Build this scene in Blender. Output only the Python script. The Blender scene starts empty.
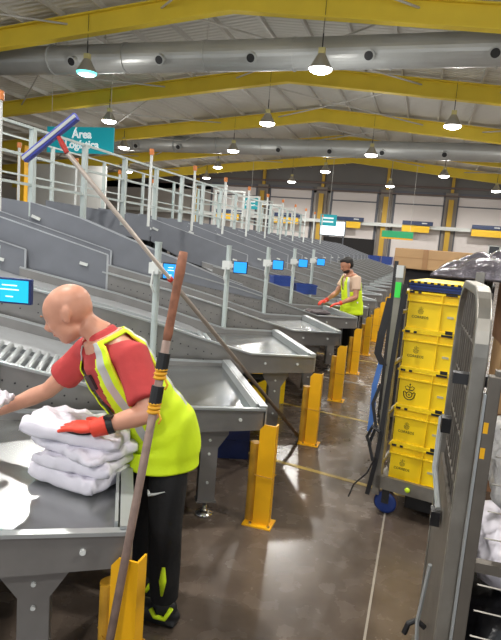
import bpy, bmesh, math, random
from mathutils import Vector, Matrix, Euler, noise as mnoise
from math import pi, sin, cos, radians, sqrt
random.seed(7)
S = bpy.context.scene
COL = S.collection
V3 = Vector

# ------------------------------------------------------------ materials
MAT = {}
def mat(name, color, rough=0.5, metal=0.0, noise=0.0, nscale=8.0, color2=None, emit=None, estr=0.0, bump=0.0, bscale=30.0,
        alpha=None, coat=0.0, rvar=0.0, stretch=None):
    if name in MAT: return MAT[name]
    m = bpy.data.materials.new(name); m.use_nodes = True
    nt = m.node_tree; b = nt.nodes['Principled BSDF']
    b.inputs['Base Color'].default_value = (*color, 1)
    b.inputs['Roughness'].default_value = rough
    b.inputs['Metallic'].default_value = metal
    if coat: b.inputs['Coat Weight'].default_value = coat
    tc = nt.nodes.new('ShaderNodeTexCoord'); mp = nt.nodes.new('ShaderNodeMapping')
    nt.links.new(tc.outputs['Object'], mp.inputs[0])
    if stretch: mp.inputs['Scale'].default_value = stretch
    n = nt.nodes.new('ShaderNodeTexNoise'); n.inputs['Scale'].default_value = nscale; n.inputs['Detail'].default_value = 5
    nt.links.new(mp.outputs[0], n.inputs['Vector'])
    if noise > 0 or color2:
        c2 = color2 or tuple(max(0, c * (1 - noise)) for c in color)
        r = nt.nodes.new('ShaderNodeValToRGB')
        r.color_ramp.elements[0].position = 0.35; r.color_ramp.elements[1].position = 0.65
        r.color_ramp.elements[0].color = (*c2, 1); r.color_ramp.elements[1].color = (*color, 1)
        nt.links.new(n.outputs['Fac'], r.inputs[0]); nt.links.new(r.outputs[0], b.inputs['Base Color'])
    if rvar:
        mr = nt.nodes.new('ShaderNodeMapRange')
        mr.inputs['To Min'].default_value = max(0.03, rough - rvar); mr.inputs['To Max'].default_value = rough + rvar
        nt.links.new(n.outputs['Fac'], mr.inputs['Value']); nt.links.new(mr.outputs[0], b.inputs['Roughness'])
    if bump:
        n2 = nt.nodes.new('ShaderNodeTexNoise'); n2.inputs['Scale'].default_value = bscale; n2.inputs['Detail'].default_value = 4
        nt.links.new(mp.outputs[0], n2.inputs['Vector'])
        bp = nt.nodes.new('ShaderNodeBump'); bp.inputs['Strength'].default_value = bump; bp.inputs['Distance'].default_value = 0.02
        nt.links.new(n2.outputs['Fac'], bp.inputs['Height']); nt.links.new(bp.outputs[0], b.inputs['Normal'])
    if emit:
        b.inputs['Emission Color'].default_value = (*emit, 1); b.inputs['Emission Strength'].default_value = estr
    if alpha is not None: b.inputs['Alpha'].default_value = alpha
    MAT[name] = m
    return m

def srgb(r, g, b):
    f = lambda c: ((c / 255 + 0.055) / 1.055) ** 2.4 if c > 10 else c / 255 / 12.92
    return (f(r), f(g), f(b))

GALV = mat('galvanised_steel', srgb(184, 187, 190), 0.36, 0.6, noise=0.12, nscale=14, rvar=0.1)
TABLE = mat('brushed_table_steel', srgb(166, 168, 167), 0.24, 0.9, noise=0.12, nscale=2.5, rvar=0.06)
WALLP = mat('grey_chute_sheet', srgb(122, 125, 132), 0.45, 0.45, noise=0.08, nscale=5, rvar=0.06)
SIDEP = mat('side_panel_steel', srgb(140, 138, 136), 0.42, 0.6, noise=0.12, nscale=6, rvar=0.08)
RAIL = mat('pale_rail_steel', srgb(170, 174, 175), 0.35, 0.5)
DARKM = mat('dark_steel', srgb(62, 62, 64), 0.5, 0.5, noise=0.2)
CHROME = mat('chrome', srgb(215, 215, 215), 0.15, 1.0)
YEL = mat('safety_yellow_paint', srgb(240, 178, 20), 0.42, 0.0, noise=0.1, nscale=7)
YELB = mat('worn_yellow_pipe', srgb(196, 146, 40), 0.5, 0.0, noise=0.35, nscale=9)
BLACK = mat('black_plastic', srgb(24, 24, 26), 0.5)
WHITEP = mat('white_paint', srgb(205, 208, 205), 0.5)
POSTG = mat('grey_green_post_paint', srgb(176, 186, 184), 0.45, 0.1)
ORANGE = mat('orange_beacon_plastic', srgb(200, 120, 62), 0.3)
BLUE = mat('blue_plastic', srgb(32, 58, 128), 0.4)
BLUED = mat('dark_blue_plastic', srgb(28, 44, 98), 0.45)
CRATE = mat('yellow_crate_plastic', srgb(250, 212, 24), 0.4, noise=0.05)
INK = mat('dark_blue_print', srgb(48, 46, 30), 0.6)
INKB = mat('black_print', srgb(25, 25, 20), 0.6)
LABELG = mat('grey_label', srgb(176, 172, 140), 0.6)
SKIN = mat('skin', srgb(206, 148, 122), 0.45, noise=0.08, nscale=20)
SKIN2 = mat('tanned_skin', srgb(178, 124, 96), 0.5, noise=0.08, nscale=20)
RED = mat('red_cotton', srgb(188, 62, 62), 0.85, noise=0.15, nscale=10, bump=0.3, bscale=12)
LIME = mat('lime_vest_fabric', srgb(214, 242, 24), 0.7, noise=0.06, nscale=8, bump=0.3, bscale=10, emit=srgb(200, 235, 20), estr=0.0)
SILVER = mat('reflective_tape', srgb(190, 192, 190), 0.4, 0.2)
PANTS = mat('black_trousers', srgb(16, 16, 18), 0.8, bump=0.5, bscale=9)
GLOVE = mat('red_orange_glove', srgb(226, 66, 44), 0.6, noise=0.1)
GLOVEB = mat('black_glove_palm', srgb(40, 36, 38), 0.7)
HAIR = mat('black_hair', srgb(22, 18, 16), 0.7)
STUB = mat('beard_hair', srgb(52, 36, 28), 0.9)
BEIGE = mat('beige_shirt', srgb(200, 172, 150), 0.85)
BAG = mat('white_poly_bag', srgb(222, 218, 228), 0.38, noise=0.05, nscale=6, bump=0.45, bscale=6)
CARD = mat('cardboard', srgb(182, 146, 104), 0.8, noise=0.08, nscale=4)
CARDD = mat('darker_cardboard', srgb(140, 102, 72), 0.85, noise=0.1)
TAPE = mat('brown_tape', srgb(160, 120, 80), 0.3)
CAGE = mat('worn_cage_steel', srgb(150, 146, 138), 0.4, 0.7, noise=0.2, nscale=11, rvar=0.1)
CAGED = mat('dull_cage_steel', srgb(118, 112, 104), 0.5, 0.6, noise=0.2, nscale=11)
FILM = mat('grey_plastic_film', srgb(108, 104, 112), 0.14, 0.35, noise=0.4, nscale=9, bump=1.0, bscale=16)
BLKBAG = mat('black_bag_film', srgb(22, 22, 25), 0.3, bump=0.7, bscale=8)
RUST = mat('rusty_stick', srgb(142, 120, 110), 0.6, 0.2, noise=0.3, nscale=22)
RUST2 = mat('rust_brown_sleeve', srgb(150, 98, 74), 0.75, noise=0.35, nscale=30)
STRAPB = mat('blue_strap', srgb(62, 104, 170), 0.7)
STRAPK = mat('black_strap', srgb(30, 30, 34), 0.7)
GREENL = mat('green_sticker', srgb(60, 220, 80), 0.6)
DUCT = mat('galvanised_duct', srgb(178, 180, 178), 0.4, 0.4, noise=0.12, nscale=0.8)
PURLIN = mat('grey_purlin', srgb(190, 188, 182), 0.5, 0.2)
RAFT = mat('yellow_rafter_paint', srgb(232, 204, 56), 0.55, noise=0.08, nscale=1.0)
TEAL = mat('teal_sign', srgb(20, 150, 160), 0.5, emit=srgb(10, 150, 165), estr=0.35)
SIGNW = mat('white_sign_letters', srgb(235, 245, 245), 0.5, emit=(1, 1, 1), estr=0.35)
LAMPG = mat('lamp_glow', (1, 1, 1), 0.5, emit=(1.0, 0.97, 0.90), estr=14.0)
LAMPC = mat('lamp_glow_cyan', (0.5, 1, 1), 0.5, emit=(0.12, 0.95, 0.85), estr=1.6)
REFL = mat('lamp_reflector', srgb(175, 172, 165), 0.3, 0.5)
SCREEN = mat('blue_screen', srgb(20, 130, 220), 0.3, emit=srgb(40, 150, 235), estr=0.9)
SCREENC = mat('cyan_screen', srgb(20, 170, 210), 0.3, emit=srgb(20, 175, 215), estr=0.85)
SCRTXT = mat('screen_text', (0.8, 1, 1), 0.3, emit=(0.7, 0.95, 1), estr=0.8)
WHITEL = mat('daylit_opening', (1, 1, 1), 0.5, emit=(0.85, 0.97, 1.0), estr=1.3)

# ------------------------------------------------------------ mesh builder
class MB:
    def __init__(s): s.v = []; s.f = []; s.m = []
    def add(s, vs, fs, mi=0):
        o = len(s.v); s.v += [V3(p) for p in vs]; s.f += [tuple(i + o for i in f) for f in fs]; s.m += [mi] * len(fs); return s
    def box(s, c, d, rz=0.0, M=None, mi=0):
        R = M if M is not None else Matrix.Rotation(rz, 3, 'Z'); c = V3(c)
        vs = [c + R @ V3((x * d[0] / 2, y * d[1] / 2, z * d[2] / 2)) for z in (-1, 1) for y in (-1, 1) for x in (-1, 1)]
        return s.add(vs, [(0, 2, 3, 1), (4, 5, 7, 6), (0, 1, 5, 4), (2, 6, 7, 3), (0, 4, 6, 2), (1, 3, 7, 5)], mi)
    def beam(s, p, q, w, h, up=(0, 0, 1), mi=0):
        p = V3(p); q = V3(q); d = (q - p); L = d.length; d.normalize(); up = V3(up)
        if abs(d.dot(up)) > 0.98: up = V3((0, 1, 0))
        x = d.cross(up).normalized(); z = x.cross(d)
        return s.box((p + q) / 2, (w, L, h), M=Matrix((x, d, z)).transposed(), mi=mi)
    def tube(s, pts, r, n=10, mi=0, cap=True):
        pts = [V3(p) for p in pts]; rr = r if isinstance(r, (list, tuple)) else [r] * len(pts)
        vs = []; fs = []; px = None
        for i, p in enumerate(pts):
            d = (pts[min(i + 1, len(pts) - 1)] - pts[max(i - 1, 0)]).normalized()
            if px is None:
                a = V3((0, 0, 1)) if abs(d.z) < 0.9 else V3((1, 0, 0)); px = d.cross(a).normalized()
            px = (px - d * px.dot(d)).normalized(); py = d.cross(px)
            for k in range(n):
                t = 2 * pi * k / n; vs.append(p + (px * cos(t) + py * sin(t)) * rr[i])
        for i in range(len(pts) - 1):
            for k in range(n):
                a = i * n + k; b = i * n + (k + 1) % n; fs.append((a, b, b + n, a + n))
        if cap: fs.append(tuple(range(n - 1, -1, -1))); fs.append(tuple(range((len(pts) - 1) * n, len(pts) * n)))
        return s.add(vs, fs, mi)
    def cyl(s, p, q, r, r2=None, n=16, mi=0): return s.tube([p, q], [r, r if r2 is None else r2], n, mi)
    def prism(s, poly, ax, ext, mi=0):
        # poly: list of 3D points, extruded by vector ext
        a = [V3(p) for p in poly]; n = len(a); e = V3(ext)
        return s.add(a + [p + e for p in a], [tuple(range(n - 1, -1, -1)), tuple(range(n, 2 * n))] + [(i, (i + 1) % n, (i + 1) % n + n, i + n) for i in range(n)], mi)
    def lathe(s, prof, c=(0, 0, 0), n=20, M=None, mi=0):
        c = V3(c); vs = []; fs = []; R = M or Matrix.Identity(3)
        for r, z in prof:
            for k in range(n):
                t = 2 * pi * k / n; vs.append(c + R @ V3((r * cos(t), r * sin(t), z)))
        for i in range(len(prof) - 1):
            for k in range(n):
                a = i * n + k; b = i * n + (k + 1) % n; fs.append((a, b, b + n, a + n))
        return s.add(vs, fs, mi)
    def ell(s, c, r, M=None, n=16, m=10, mi=0):
        c = V3(c); R = M or Matrix.Identity(3); vs = []; fs = []
        for i in range(m + 1):
            ph = pi * i / m
            for k in range(n):
                t = 2 * pi * k / n
                vs.append(c + R @ V3((r[0] * sin(ph) * cos(t), r[1] * sin(ph) * sin(t), r[2] * cos(ph))))
        for i in range(m):
            for k in range(n):
                a = i * n + k; b = i * n + (k + 1) % n; fs.append((a, a + n, b + n, b))
        return s.add(vs, fs, mi)
    def build(s, name, mats, parent=None, smooth=False, bevel=0.0, remesh=None, solid=0.0, doublefix=True):
        me = bpy.data.meshes.new(name); me.from_pydata(s.v, [], s.f)
        mats = mats if isinstance(mats, (list, tuple)) else [mats]
        for m in mats: me.materials.append(m)
        for p, mi in zip(me.polygons, s.m): p.material_index = mi
        bm = bmesh.new(); bm.from_mesh(me)
        bmesh.ops.remove_doubles(bm, verts=bm.verts, dist=1e-5)
        bmesh.ops.recalc_face_normals(bm, faces=bm.faces)
        bm.to_mesh(me); bm.free()
        o = bpy.data.objects.new(name, me); COL.objects.link(o)
        if solid:
            md = o.modifiers.new('s', 'SOLIDIFY'); md.thickness = solid; md.offset = 0
        if remesh:
            md = o.modifiers.new('r', 'REMESH'); md.mode = 'VOXEL'; md.voxel_size = remesh
            md = o.modifiers.new('sm', 'SMOOTH'); md.iterations = 5; md.factor = 0.6
        if bevel:
            md = o.modifiers.new('b', 'BEVEL'); md.width = bevel; md.segments = 2; md.limit_method = 'ANGLE'
        if solid or remesh or bevel:
            dg = bpy.context.evaluated_depsgraph_get()
            nm = bpy.data.meshes.new_from_object(o.evaluated_get(dg)); o.modifiers.clear(); o.data = nm; nm.name = name
            if remesh and len(mats) == 1:
                nm.materials.clear(); nm.materials.append(mats[0])
        if smooth:
            for p in o.data.polygons: p.use_smooth = True
        if parent is not None: o.parent = parent
        return o

def tag(o, label=None, cat=None, group=None, kind=None):
    if label: o['label'] = label
    if cat: o['category'] = cat
    if group: o['group'] = group
    if kind: o['kind'] = kind
    return o
def empty(name, loc=(0, 0, 0), rz=0.0, label=None, cat=None, group=None):
    o = bpy.data.objects.new(name, None); COL.objects.link(o); o.location = loc; o.rotation_euler = (0, 0, rz)
    o.empty_display_size = 0.1
    return tag(o, label, cat, group)
def children(o): return [c for c in bpy.data.objects if c.parent == o]
def copy_tree(o, parent=None, loc=None, rz=None, label=None):
    c = o.copy(); COL.objects.link(c)
    if parent is not None: c.parent = parent
    for ch in children(o): copy_tree(ch, c)
    if loc is not None: c.location = loc
    if rz is not None: c.rotation_euler = (0, 0, rz)
    if label: c['label'] = label
    return c
def text_mesh(body, size, name, m, parent, M, extrude=0.002, align='CENTER', bold=0.0):
    cu = bpy.data.curves.new(name, 'FONT'); cu.body = body; cu.size = size; cu.extrude = extrude; cu.align_x = align; cu.align_y = 'CENTER'
    cu.offset = bold; cu.resolution_u = 3
    t = bpy.data.objects.new(name, cu); COL.objects.link(t)
    dg = bpy.context.evaluated_depsgraph_get(); me = bpy.data.meshes.new_from_object(t.evaluated_get(dg))
    bpy.data.objects.remove(t)
    me.transform(M); me.materials.clear(); me.materials.append(m)
    o = bpy.data.objects.new(name, me); COL.objects.link(o)
    if parent is not None: o.parent = parent
    return o
def front(loc, rz=0.0):   # text standing upright, readable from -Y
    return Matrix.Translation(V3(loc)) @ Matrix.Rotation(rz, 4, 'Z') @ Matrix.Rotation(pi / 2, 4, 'X')

# ------------------------------------------------------------ camera
cam = bpy.data.cameras.new('camera'); co = bpy.data.objects.new('camera', cam); COL.objects.link(co)
yw, pt, rl = radians(16.88), radians(8.04), radians(4.51)
fw = V3((-sin(yw) * cos(pt), cos(yw) * cos(pt), -sin(pt))); rt = V3((cos(yw), sin(yw), 0)); up = rt.cross(fw)
r2 = rt * cos(rl) + up * sin(rl); u2 = up * cos(rl) - rt * sin(rl)
M = Matrix((r2, u2, -fw)).transposed().to_4x4(); M.translation = (0, 0, 1.8); co.matrix_world = M
cam.sensor_fit = 'VERTICAL'; cam.sensor_height = 36; cam.lens = 557.1 / 640 * 36; cam.clip_start = 0.02; cam.clip_end = 300
S.camera = co
S.view_settings.view_transform = 'Standard'; S.view_settings.look = 'None'; S.view_settings.gamma = 1.0
S.view_settings.use_curve_mapping = False
S.view_settings.exposure = 0.0

# ------------------------------------------------------------ the hall
XL, XR, YB, YF = -40.0, 16.0, 52.0, -8.0
RX, RZ, SL = -6.6, 9.3, 0.105          # ridge position, ridge height, roof slope
def roofz(x): return RZ - SL * abs(x - RX)
fm = mat('polished_concrete', srgb(120, 108, 98), 0.34, 0.0)
def floor_mat(m):
    nt = m.node_tree; b = nt.nodes['Principled BSDF']
    tc = nt.nodes['Texture Coordinate']
    a = nt.nodes.new('ShaderNodeTexNoise'); a.inputs['Scale'].default_value = 0.9; a.inputs['Detail'].default_value = 8; a.inputs['Roughness'].default_value = 0.62
    c = nt.nodes.new('ShaderNodeTexNoise'); c.inputs['Scale'].default_value = 7; c.inputs['Detail'].default_value = 8
    nt.links.new(tc.outputs['Object'], a.inputs['Vector']); nt.links.new(tc.outputs['Object'], c.inputs['Vector'])
    r1 = nt.nodes.new('ShaderNodeValToRGB'); r1.color_ramp.elements[0].position = 0.32; r1.color_ramp.elements[1].position = 0.68
    r1.color_ramp.elements[0].color = (*srgb(74, 64, 56), 1); r1.color_ramp.elements[1].color = (*srgb(114, 101, 90), 1)
    nt.links.new(a.outputs['Fac'], r1.inputs[0])
    r2_ = nt.nodes.new('ShaderNodeValToRGB'); r2_.color_ramp.elements[0].position = 0.3; r2_.color_ramp.elements[1].position = 0.7
    r2_.color_ramp.elements[0].color = (0.7, 0.68, 0.66, 1); r2_.color_ramp.elements[1].color = (1, 1, 1, 1)
    nt.links.new(c.outputs['Fac'], r2_.inputs[0])
    mx = nt.nodes.new('ShaderNodeMix'); mx.data_type = 'RGBA'; mx.blend_type = 'MULTIPLY'; mx.inputs[0].default_value = 1
    nt.links.new(r1.outputs[0], mx.inputs[6]); nt.links.new(r2_.outputs[0], mx.inputs[7]); nt.links.new(mx.outputs[2], b.inputs['Base Color'])
    mr = nt.nodes.new('ShaderNodeMapRange'); mr.inputs['To Min'].default_value = 0.16; mr.inputs['To Max'].default_value = 0.36
    nt.links.new(c.outputs['Fac'], mr.inputs['Value']); nt.links.new(mr.outputs[0], b.inputs['Roughness'])
floor_mat(fm)
tag(MB().box(((XL + XR) / 2, (YB + YF) / 2, -0.1), (XR - XL, YB - YF, 0.2)).build('floor', fm), kind='structure')
YLINE = mat('worn_yellow_line', srgb(176, 150, 70), 0.5, noise=0.35, nscale=12)
WLINE = mat('pale_joint', srgb(150, 142, 130), 0.6)
def strip(p, q, w, m, name):
    p = V3((*p, 0.0015)); q = V3((*q, 0.0015))
    return tag(MB().beam(p, q, w, 0.003).build(name, m), kind='structure')
for i in range(6):
    y = 4.36 + i * 1.61
    strip((-2.0, y + 0.18), (0.9, y - 0.35), 0.045, YLINE if i != 2 else WLINE, 'trim_%d' % (i + 1))
strip((-0.07, 1.5), (-0.07, 4.1), 0.012, WLINE, 'trim_7')

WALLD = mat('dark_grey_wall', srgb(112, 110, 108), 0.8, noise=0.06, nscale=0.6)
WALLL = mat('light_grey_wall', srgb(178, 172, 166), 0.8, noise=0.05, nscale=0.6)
PILL = mat('beige_grey_pillar', srgb(130, 122, 114), 0.8)
DOORP = mat('pale_dock_panel', srgb(215, 208, 205), 0.7, noise=0.04, nscale=0.4)
FRAMEG = mat('grey_blue_frame', srgb(92, 94, 102), 0.6)
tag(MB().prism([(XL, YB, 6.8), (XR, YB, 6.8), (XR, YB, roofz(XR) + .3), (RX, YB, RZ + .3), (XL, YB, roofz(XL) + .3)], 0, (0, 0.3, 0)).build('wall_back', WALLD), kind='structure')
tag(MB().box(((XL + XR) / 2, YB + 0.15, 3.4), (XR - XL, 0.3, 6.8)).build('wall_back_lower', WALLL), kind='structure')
tag(MB().box((XL - 0.15, (YB + YF) / 2, 4.7), (0.3, YB - YF, 9.4)).build('wall_left', WALLL), kind='structure')
tag(MB().box((XR + 0.15, (YB + YF) / 2, 4.7), (0.3, YB - YF, 9.4)).build('wall_right', WALLL), kind='structure')
ROOFM = mat('roof_sheet', srgb(205, 203, 196), 0.7)
def roof_mat(m):
    nt = m.node_tree; b = nt.nodes['Principled BSDF']; tc = nt.nodes['Texture Coordinate']
    w = nt.nodes.new('ShaderNodeTexWave'); w.bands_direction = 'X'; w.inputs['Scale'].default_value = 1.2
    mp = nt.nodes.new('ShaderNodeMapping'); nt.links.new(tc.outputs['Object'], mp.inputs[0])
    mp.inputs['Rotation'].default_value = (0, 0, pi / 2)
    nt.links.new(mp.outputs[0], w.inputs['Vector'])
    bp = nt.nodes.new('ShaderNodeBump'); bp.inputs['Strength'].default_value = 0.6; bp.inputs['Distance'].default_value = 0.05
    nt.links.new(w.outputs['Fac'], bp.inputs['Height']); nt.links.new(bp.outputs[0], b.inputs['Normal'])
roof_mat(ROOFM)
rb = MB()
rb.prism([(XL, YF, roofz(XL) + .28), (RX, YF, RZ + .28), (XR, YF, roofz(XR) + .28), (XR, YF, roofz(XR) + .38), (RX, YF, RZ + .38), (XL, YF, roofz(XL) + .38)], 0, (0, YB - YF + .3, 0))
tag(rb.build('ceiling', ROOFM), kind='structure')
# purlins run along the hall, just under the sheets
pi_n = 20
x = XL + 1
while x < XR - .5:
    tag(MB().box((x, (YB + YF) / 2, roofz(x) + 0.2), (0.09, YB - YF, 0.17)).build('trim_%d' % pi_n, PURLIN), kind='structure'); pi_n += 1
    x += 1.55
# gable rafters
RY = [2.3 + 7.43 * i for i in range(7)]
for y in RY:
    r = MB()
    for xa, xb in ((XL, RX), (RX, XR)):
        za, zb = roofz(xa) - .42, roofz(xb) - .42
        for dz, w, h in ((-0.12, 0.32, 0.05), (0.2, 0.04, 0.6), (0.52, 0.32, 0.05)):
            r.prism([(xa, y - w / 2, za + dz - h / 2), (xb, y - w / 2, zb + dz - h / 2), (xb, y - w / 2, zb + dz + h / 2), (xa, y - w / 2, za + dz + h / 2)], 0, (0, w, 0))
    tag(r.build('trim_%d' % pi_n, RAFT), kind='structure'); pi_n += 1
# roof bracing rods between rafters
for i in range(1, 6):
    for xa in (-30, -20.5, -9, 2.0):
        xb = xa + 8
        b_ = MB()
        b_.tube([(xa, RY[i], roofz(xa) - .1), (xb, RY[i + 1], roofz(xb) - .1)], 0.035, 6)
        b_.tube([(xb, RY[i], roofz(xb) - .1), (xa, RY[i + 1], roofz(xa) - .1)], 0.035, 6)
        tag(b_.build('trim_%d' % pi_n, PURLIN), kind='structure'); pi_n += 1

# back wall: dock bays, pillars, yellow columns, walkway beam
bays = [(-20.6, -16.2), (-14.7, -10.8), (-8.8, -4.85), (-3.2, 0.85), (2.1, 6.3), (7.6, 11.8)]
for i, (a, b) in enumerate(bays):
    fr = MB(); y = YB - 0.06; zt = 7.0
    fr.box(((a + b) / 2, y, 7.1), (b - a + 0.3, 0.14, 0.22)); fr.box((a - 0.1, y, 3.5), (0.2, 0.14, 7.0)); fr.box((b + 0.1, y, 3.5), (0.2, 0.14, 7.0))
    d = tag(MB().box(((a + b) / 2, YB - 0.06, 3.5), (b - a, 0.1, 7.0)).build('door_%d' % (i + 1), DOORP), kind='structure')
    f_ = fr.build('door_frame', FRAMEG, d)
    MB().box(((a + b) / 2, YB - 0.135, 6.1), (b - a, 0.06, 0.1)).build('door_rail', FRAMEG, d)
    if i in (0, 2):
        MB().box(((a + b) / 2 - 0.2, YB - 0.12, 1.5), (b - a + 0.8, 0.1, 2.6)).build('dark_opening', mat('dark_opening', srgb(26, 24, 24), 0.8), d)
pn = [-15.45, -9.8, -4.0, 1.47, 6.95, -22.2]
for x in pn:
    tag(MB().box((x, YB - 0.2, 3.6), (1.0, 0.36, 7.2)).build('trim_%d' % pi_n, PILL), kind='structure'); pi_n += 1
    m_ = MB(); m_.box((x, YB - 0.55, 3.3), (0.42, 0.06, 6.6)); m_.box((x, YB - 0.42, 3.3), (0.05, 0.26, 6.6)); m_.box((x, YB - 0.2, 8.0), (0.25, 0.3, 2.4))
    tag(m_.build('trim_%d' % pi_n, mat('column_yellow', srgb(190, 152, 50), 0.6)), kind='structure'); pi_n += 1
tag(MB().box(((XL + XR) / 2, YB - 0.7, 4.15), (XR - XL, 0.25, 0.3)).build('trim_%d' % pi_n, WHITEP), kind='structure'); pi_n += 1
m_ = MB()
m_.box(((XL + XR) / 2, YB - 0.75, 6.9), (XR - XL, 0.1, 0.12)); m_.box(((XL + XR) / 2, YB - 0.75, 7.55), (XR - XL, 0.14, 0.16))
tag(m_.build('trim_%d' % pi_n, mat('brown_wall_rail', srgb(92, 78, 74), 0.6)), kind='structure'); pi_n += 1
# window grid in the low right of the back wall
wn = MB().box((7.2, YB - 0.08, 2.2), (4.6, 0.08, 1.7)).build('window_1', mat('dark_glass', srgb(60, 62, 66), 0.15)); tag(wn, kind='structure')
wf = MB()
for k in range(6): wf.box((4.95 + 0.9 * k, YB - 0.14, 2.2), (0.1, 0.08, 1.7))
for z in (1.4, 2.2, 3.0): wf.box((7.2, YB - 0.14, z), (4.6, 0.08, 0.08))
wf.build('window_frame', WHITEP, wn)

# dock number boards
names = ['leftmost', 'second from left', 'middle', 'fourth from left', 'rightmost']
for (cx_, w, n_) in [(-18.6, 2.3, 0), (-12.8, 2.3, 1), (-7.05, 2.2, 2), (-1.2, 2.3, 3), (4.6, 2.5, 4)]:
    e = empty('dock_sign', (cx_, YB - 1.0, 0), 0, 'yellow and blue dock board on the far wall beam, %s of the row' % names[n_], 'sign', 'dock boards on the far wall')
    MB().box((0, 0, 3.95), (w, 0.1, 0.55)).build('yellow_board', mat('board_yellow', srgb(236, 190, 40), 0.5), e)
    MB().box((0.12, -0.02, 4.45), (w + 0.25, 0.12, 0.34)).build('blue_board', mat('board_blue', srgb(48, 62, 96), 0.5), e)
    MB().box((0.7, -0.1, 4.46), (0.45, 0.04, 0.1)).build('white_mark', WHITEP, e)
    MB().beam((0, 0.04, 4.1), (0, 0.2, 4.1), 0.3, 0.3).build('bracket', DARKM, e)
# green hanging sign, exit boards
e = empty('hanging_sign', (-2.3, 44.0, 0), 0, 'green sign with a yellow lower edge in front of the far docks', 'sign')
MB().box((0, 0, 3.15), (2.3, 0.1, 0.5)).build('green_board', mat('board_green', srgb(40, 150, 100), 0.5, emit=srgb(30, 150, 95), estr=0.25), e)
MB().box((0, 0, 2.85), (2.3, 0.1, 0.12)).build('yellow_edge', YEL, e)
for sx in (-.9, .9): MB().tube([(sx, 0, 3.4), (sx, 0, roofz(-2.3) + .2)], 0.015, 5).build('hanger', PURLIN, e)

# area sign
e = empty('area_sign', (-15.2, 22, 0), 0, 'teal hanging sign reading Área Logística under the roof at left', 'sign')
MB().box((0, 0, 5.62), (3.4, 0.08, 1.12)).build('sign_board', TEAL, e)
text_mesh('Área', 0.50, 'lettering', SIGNW, e, front((0.12, -0.05, 5.86)), 0.01, bold=0.012)
text_mesh('Logística', 0.50, 'lettering', SIGNW, e, front((0.12, -0.05, 5.42)), 0.01, bold=0.012)
for sx in (-1.5, 1.5): MB().tube([(sx, 0, 6.18), (sx, 0, roofz(-15.2) + .25)], 0.012, 5).build('hanger', PURLIN, e)
for (x, y, z, lb) in [(-12.2, 38, 4.4, 'left'), (-6.6, 38, 3.6, 'right')]:
    e = empty('exit_sign', (x, y, 0), 0, 'small teal board hanging by the far docks, %s of the two' % lb, 'sign')
    MB().box((0, 0, z), (1.1, 0.08, 0.75)).build('sign_board', TEAL, e)
    MB().box((0, -0.05, z - 0.1), (0.7, 0.02, 0.1)).build('white_line', SIGNW, e); MB().box((0, -0.05, z + 0.14), (0.7, 0.02, 0.1)).build('white_line', SIGNW, e)
    MB().tube([(0, 0, z + .37), (0, 0, roofz(x) + .25)], 0.012, 5).build('hanger', PURLIN, e)
e = empty('light_board', (-6.6, 40, 0), 0, 'bright white lit board beside the far docks, behind the chute beacons', 'screen')
MB().box((0, 0, 3.15), (1.7, 0.1, 0.95)).build('lit_panel', WHITEL, e); MB().box((0, 0.06, 3.15), (1.85, 0.08, 1.1)).build('panel_frame', FRAMEG, e)
for sx in (-.8, .8): MB().box((sx, 0.1, 1.4), (0.08, 0.08, 2.8)).build('leg', FRAMEG, e)
# white lit wall panel & yellow column at left
tag(MB().box((-24.2, 33, 2.95), (7.0, 0.15, 5.9)).build('wall_partition', mat('white_partition', srgb(215, 215, 212), 0.7)), kind='structure')
tag(MB().box((-20.7, 25, 2.9), (0.45, 0.3, 5.8)).build('trim_%d' % pi_n, YEL), kind='structure'); pi_n += 1

# ventilation ducts
def duct(y, z, r, noz, lab, bend):
    e = empty('ventilation_duct', (-10, y, z), 0, lab, 'duct')
    pts = [(XL + 10.2 + .3, 0.2, 0.0), (4.0, 0, 0), (XR + 9.8, -bend, 0)]
    m = MB(); m.tube(pts, r, 32)
    for k in range(18):
        xx = XL + 11 + k * 3.1; m.tube([(xx, 0.1 * 0, 0), (xx + 0.05, 0, 0)], r + 0.025, 32)
    m.build('duct_tube', DUCT, e, smooth=False)
    for x in noz:
        a = V3((x + 10, -0.0, 0)); d = V3((0, -0.9, -0.42)).normalized()
        n_ = MB().cyl(a + d * (r - .05), a + d * (r + .14), r * .36, n=20).build('nozzle', DUCT, e)
        MB().cyl(a + d * (r + .135), a + d * (r + .15), r * .27, n=20).build('nozzle_opening', BLACK, n_)
    for x in range(-36, 15, 4):
        MB().tube([(x + 10, 0, r), (x + 10, 0, roofz(x) + .2 - z)], 0.012, 5).build('hanger', PURLIN, e)
duct(18.7, 7.95, 0.50, [-17.2, -13.0, -9.5, -6.2, -2.4, 1.2], 'big galvanised round duct crossing under the roof, the nearer one', 0.3)
duct(36.0, 7.95, 0.52, [-16.8, -9.8, -6.5, -3.3, 0.3, -23, -20], 'round galvanised duct crossing far back under the roof, the farther one', 0.0)

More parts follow.
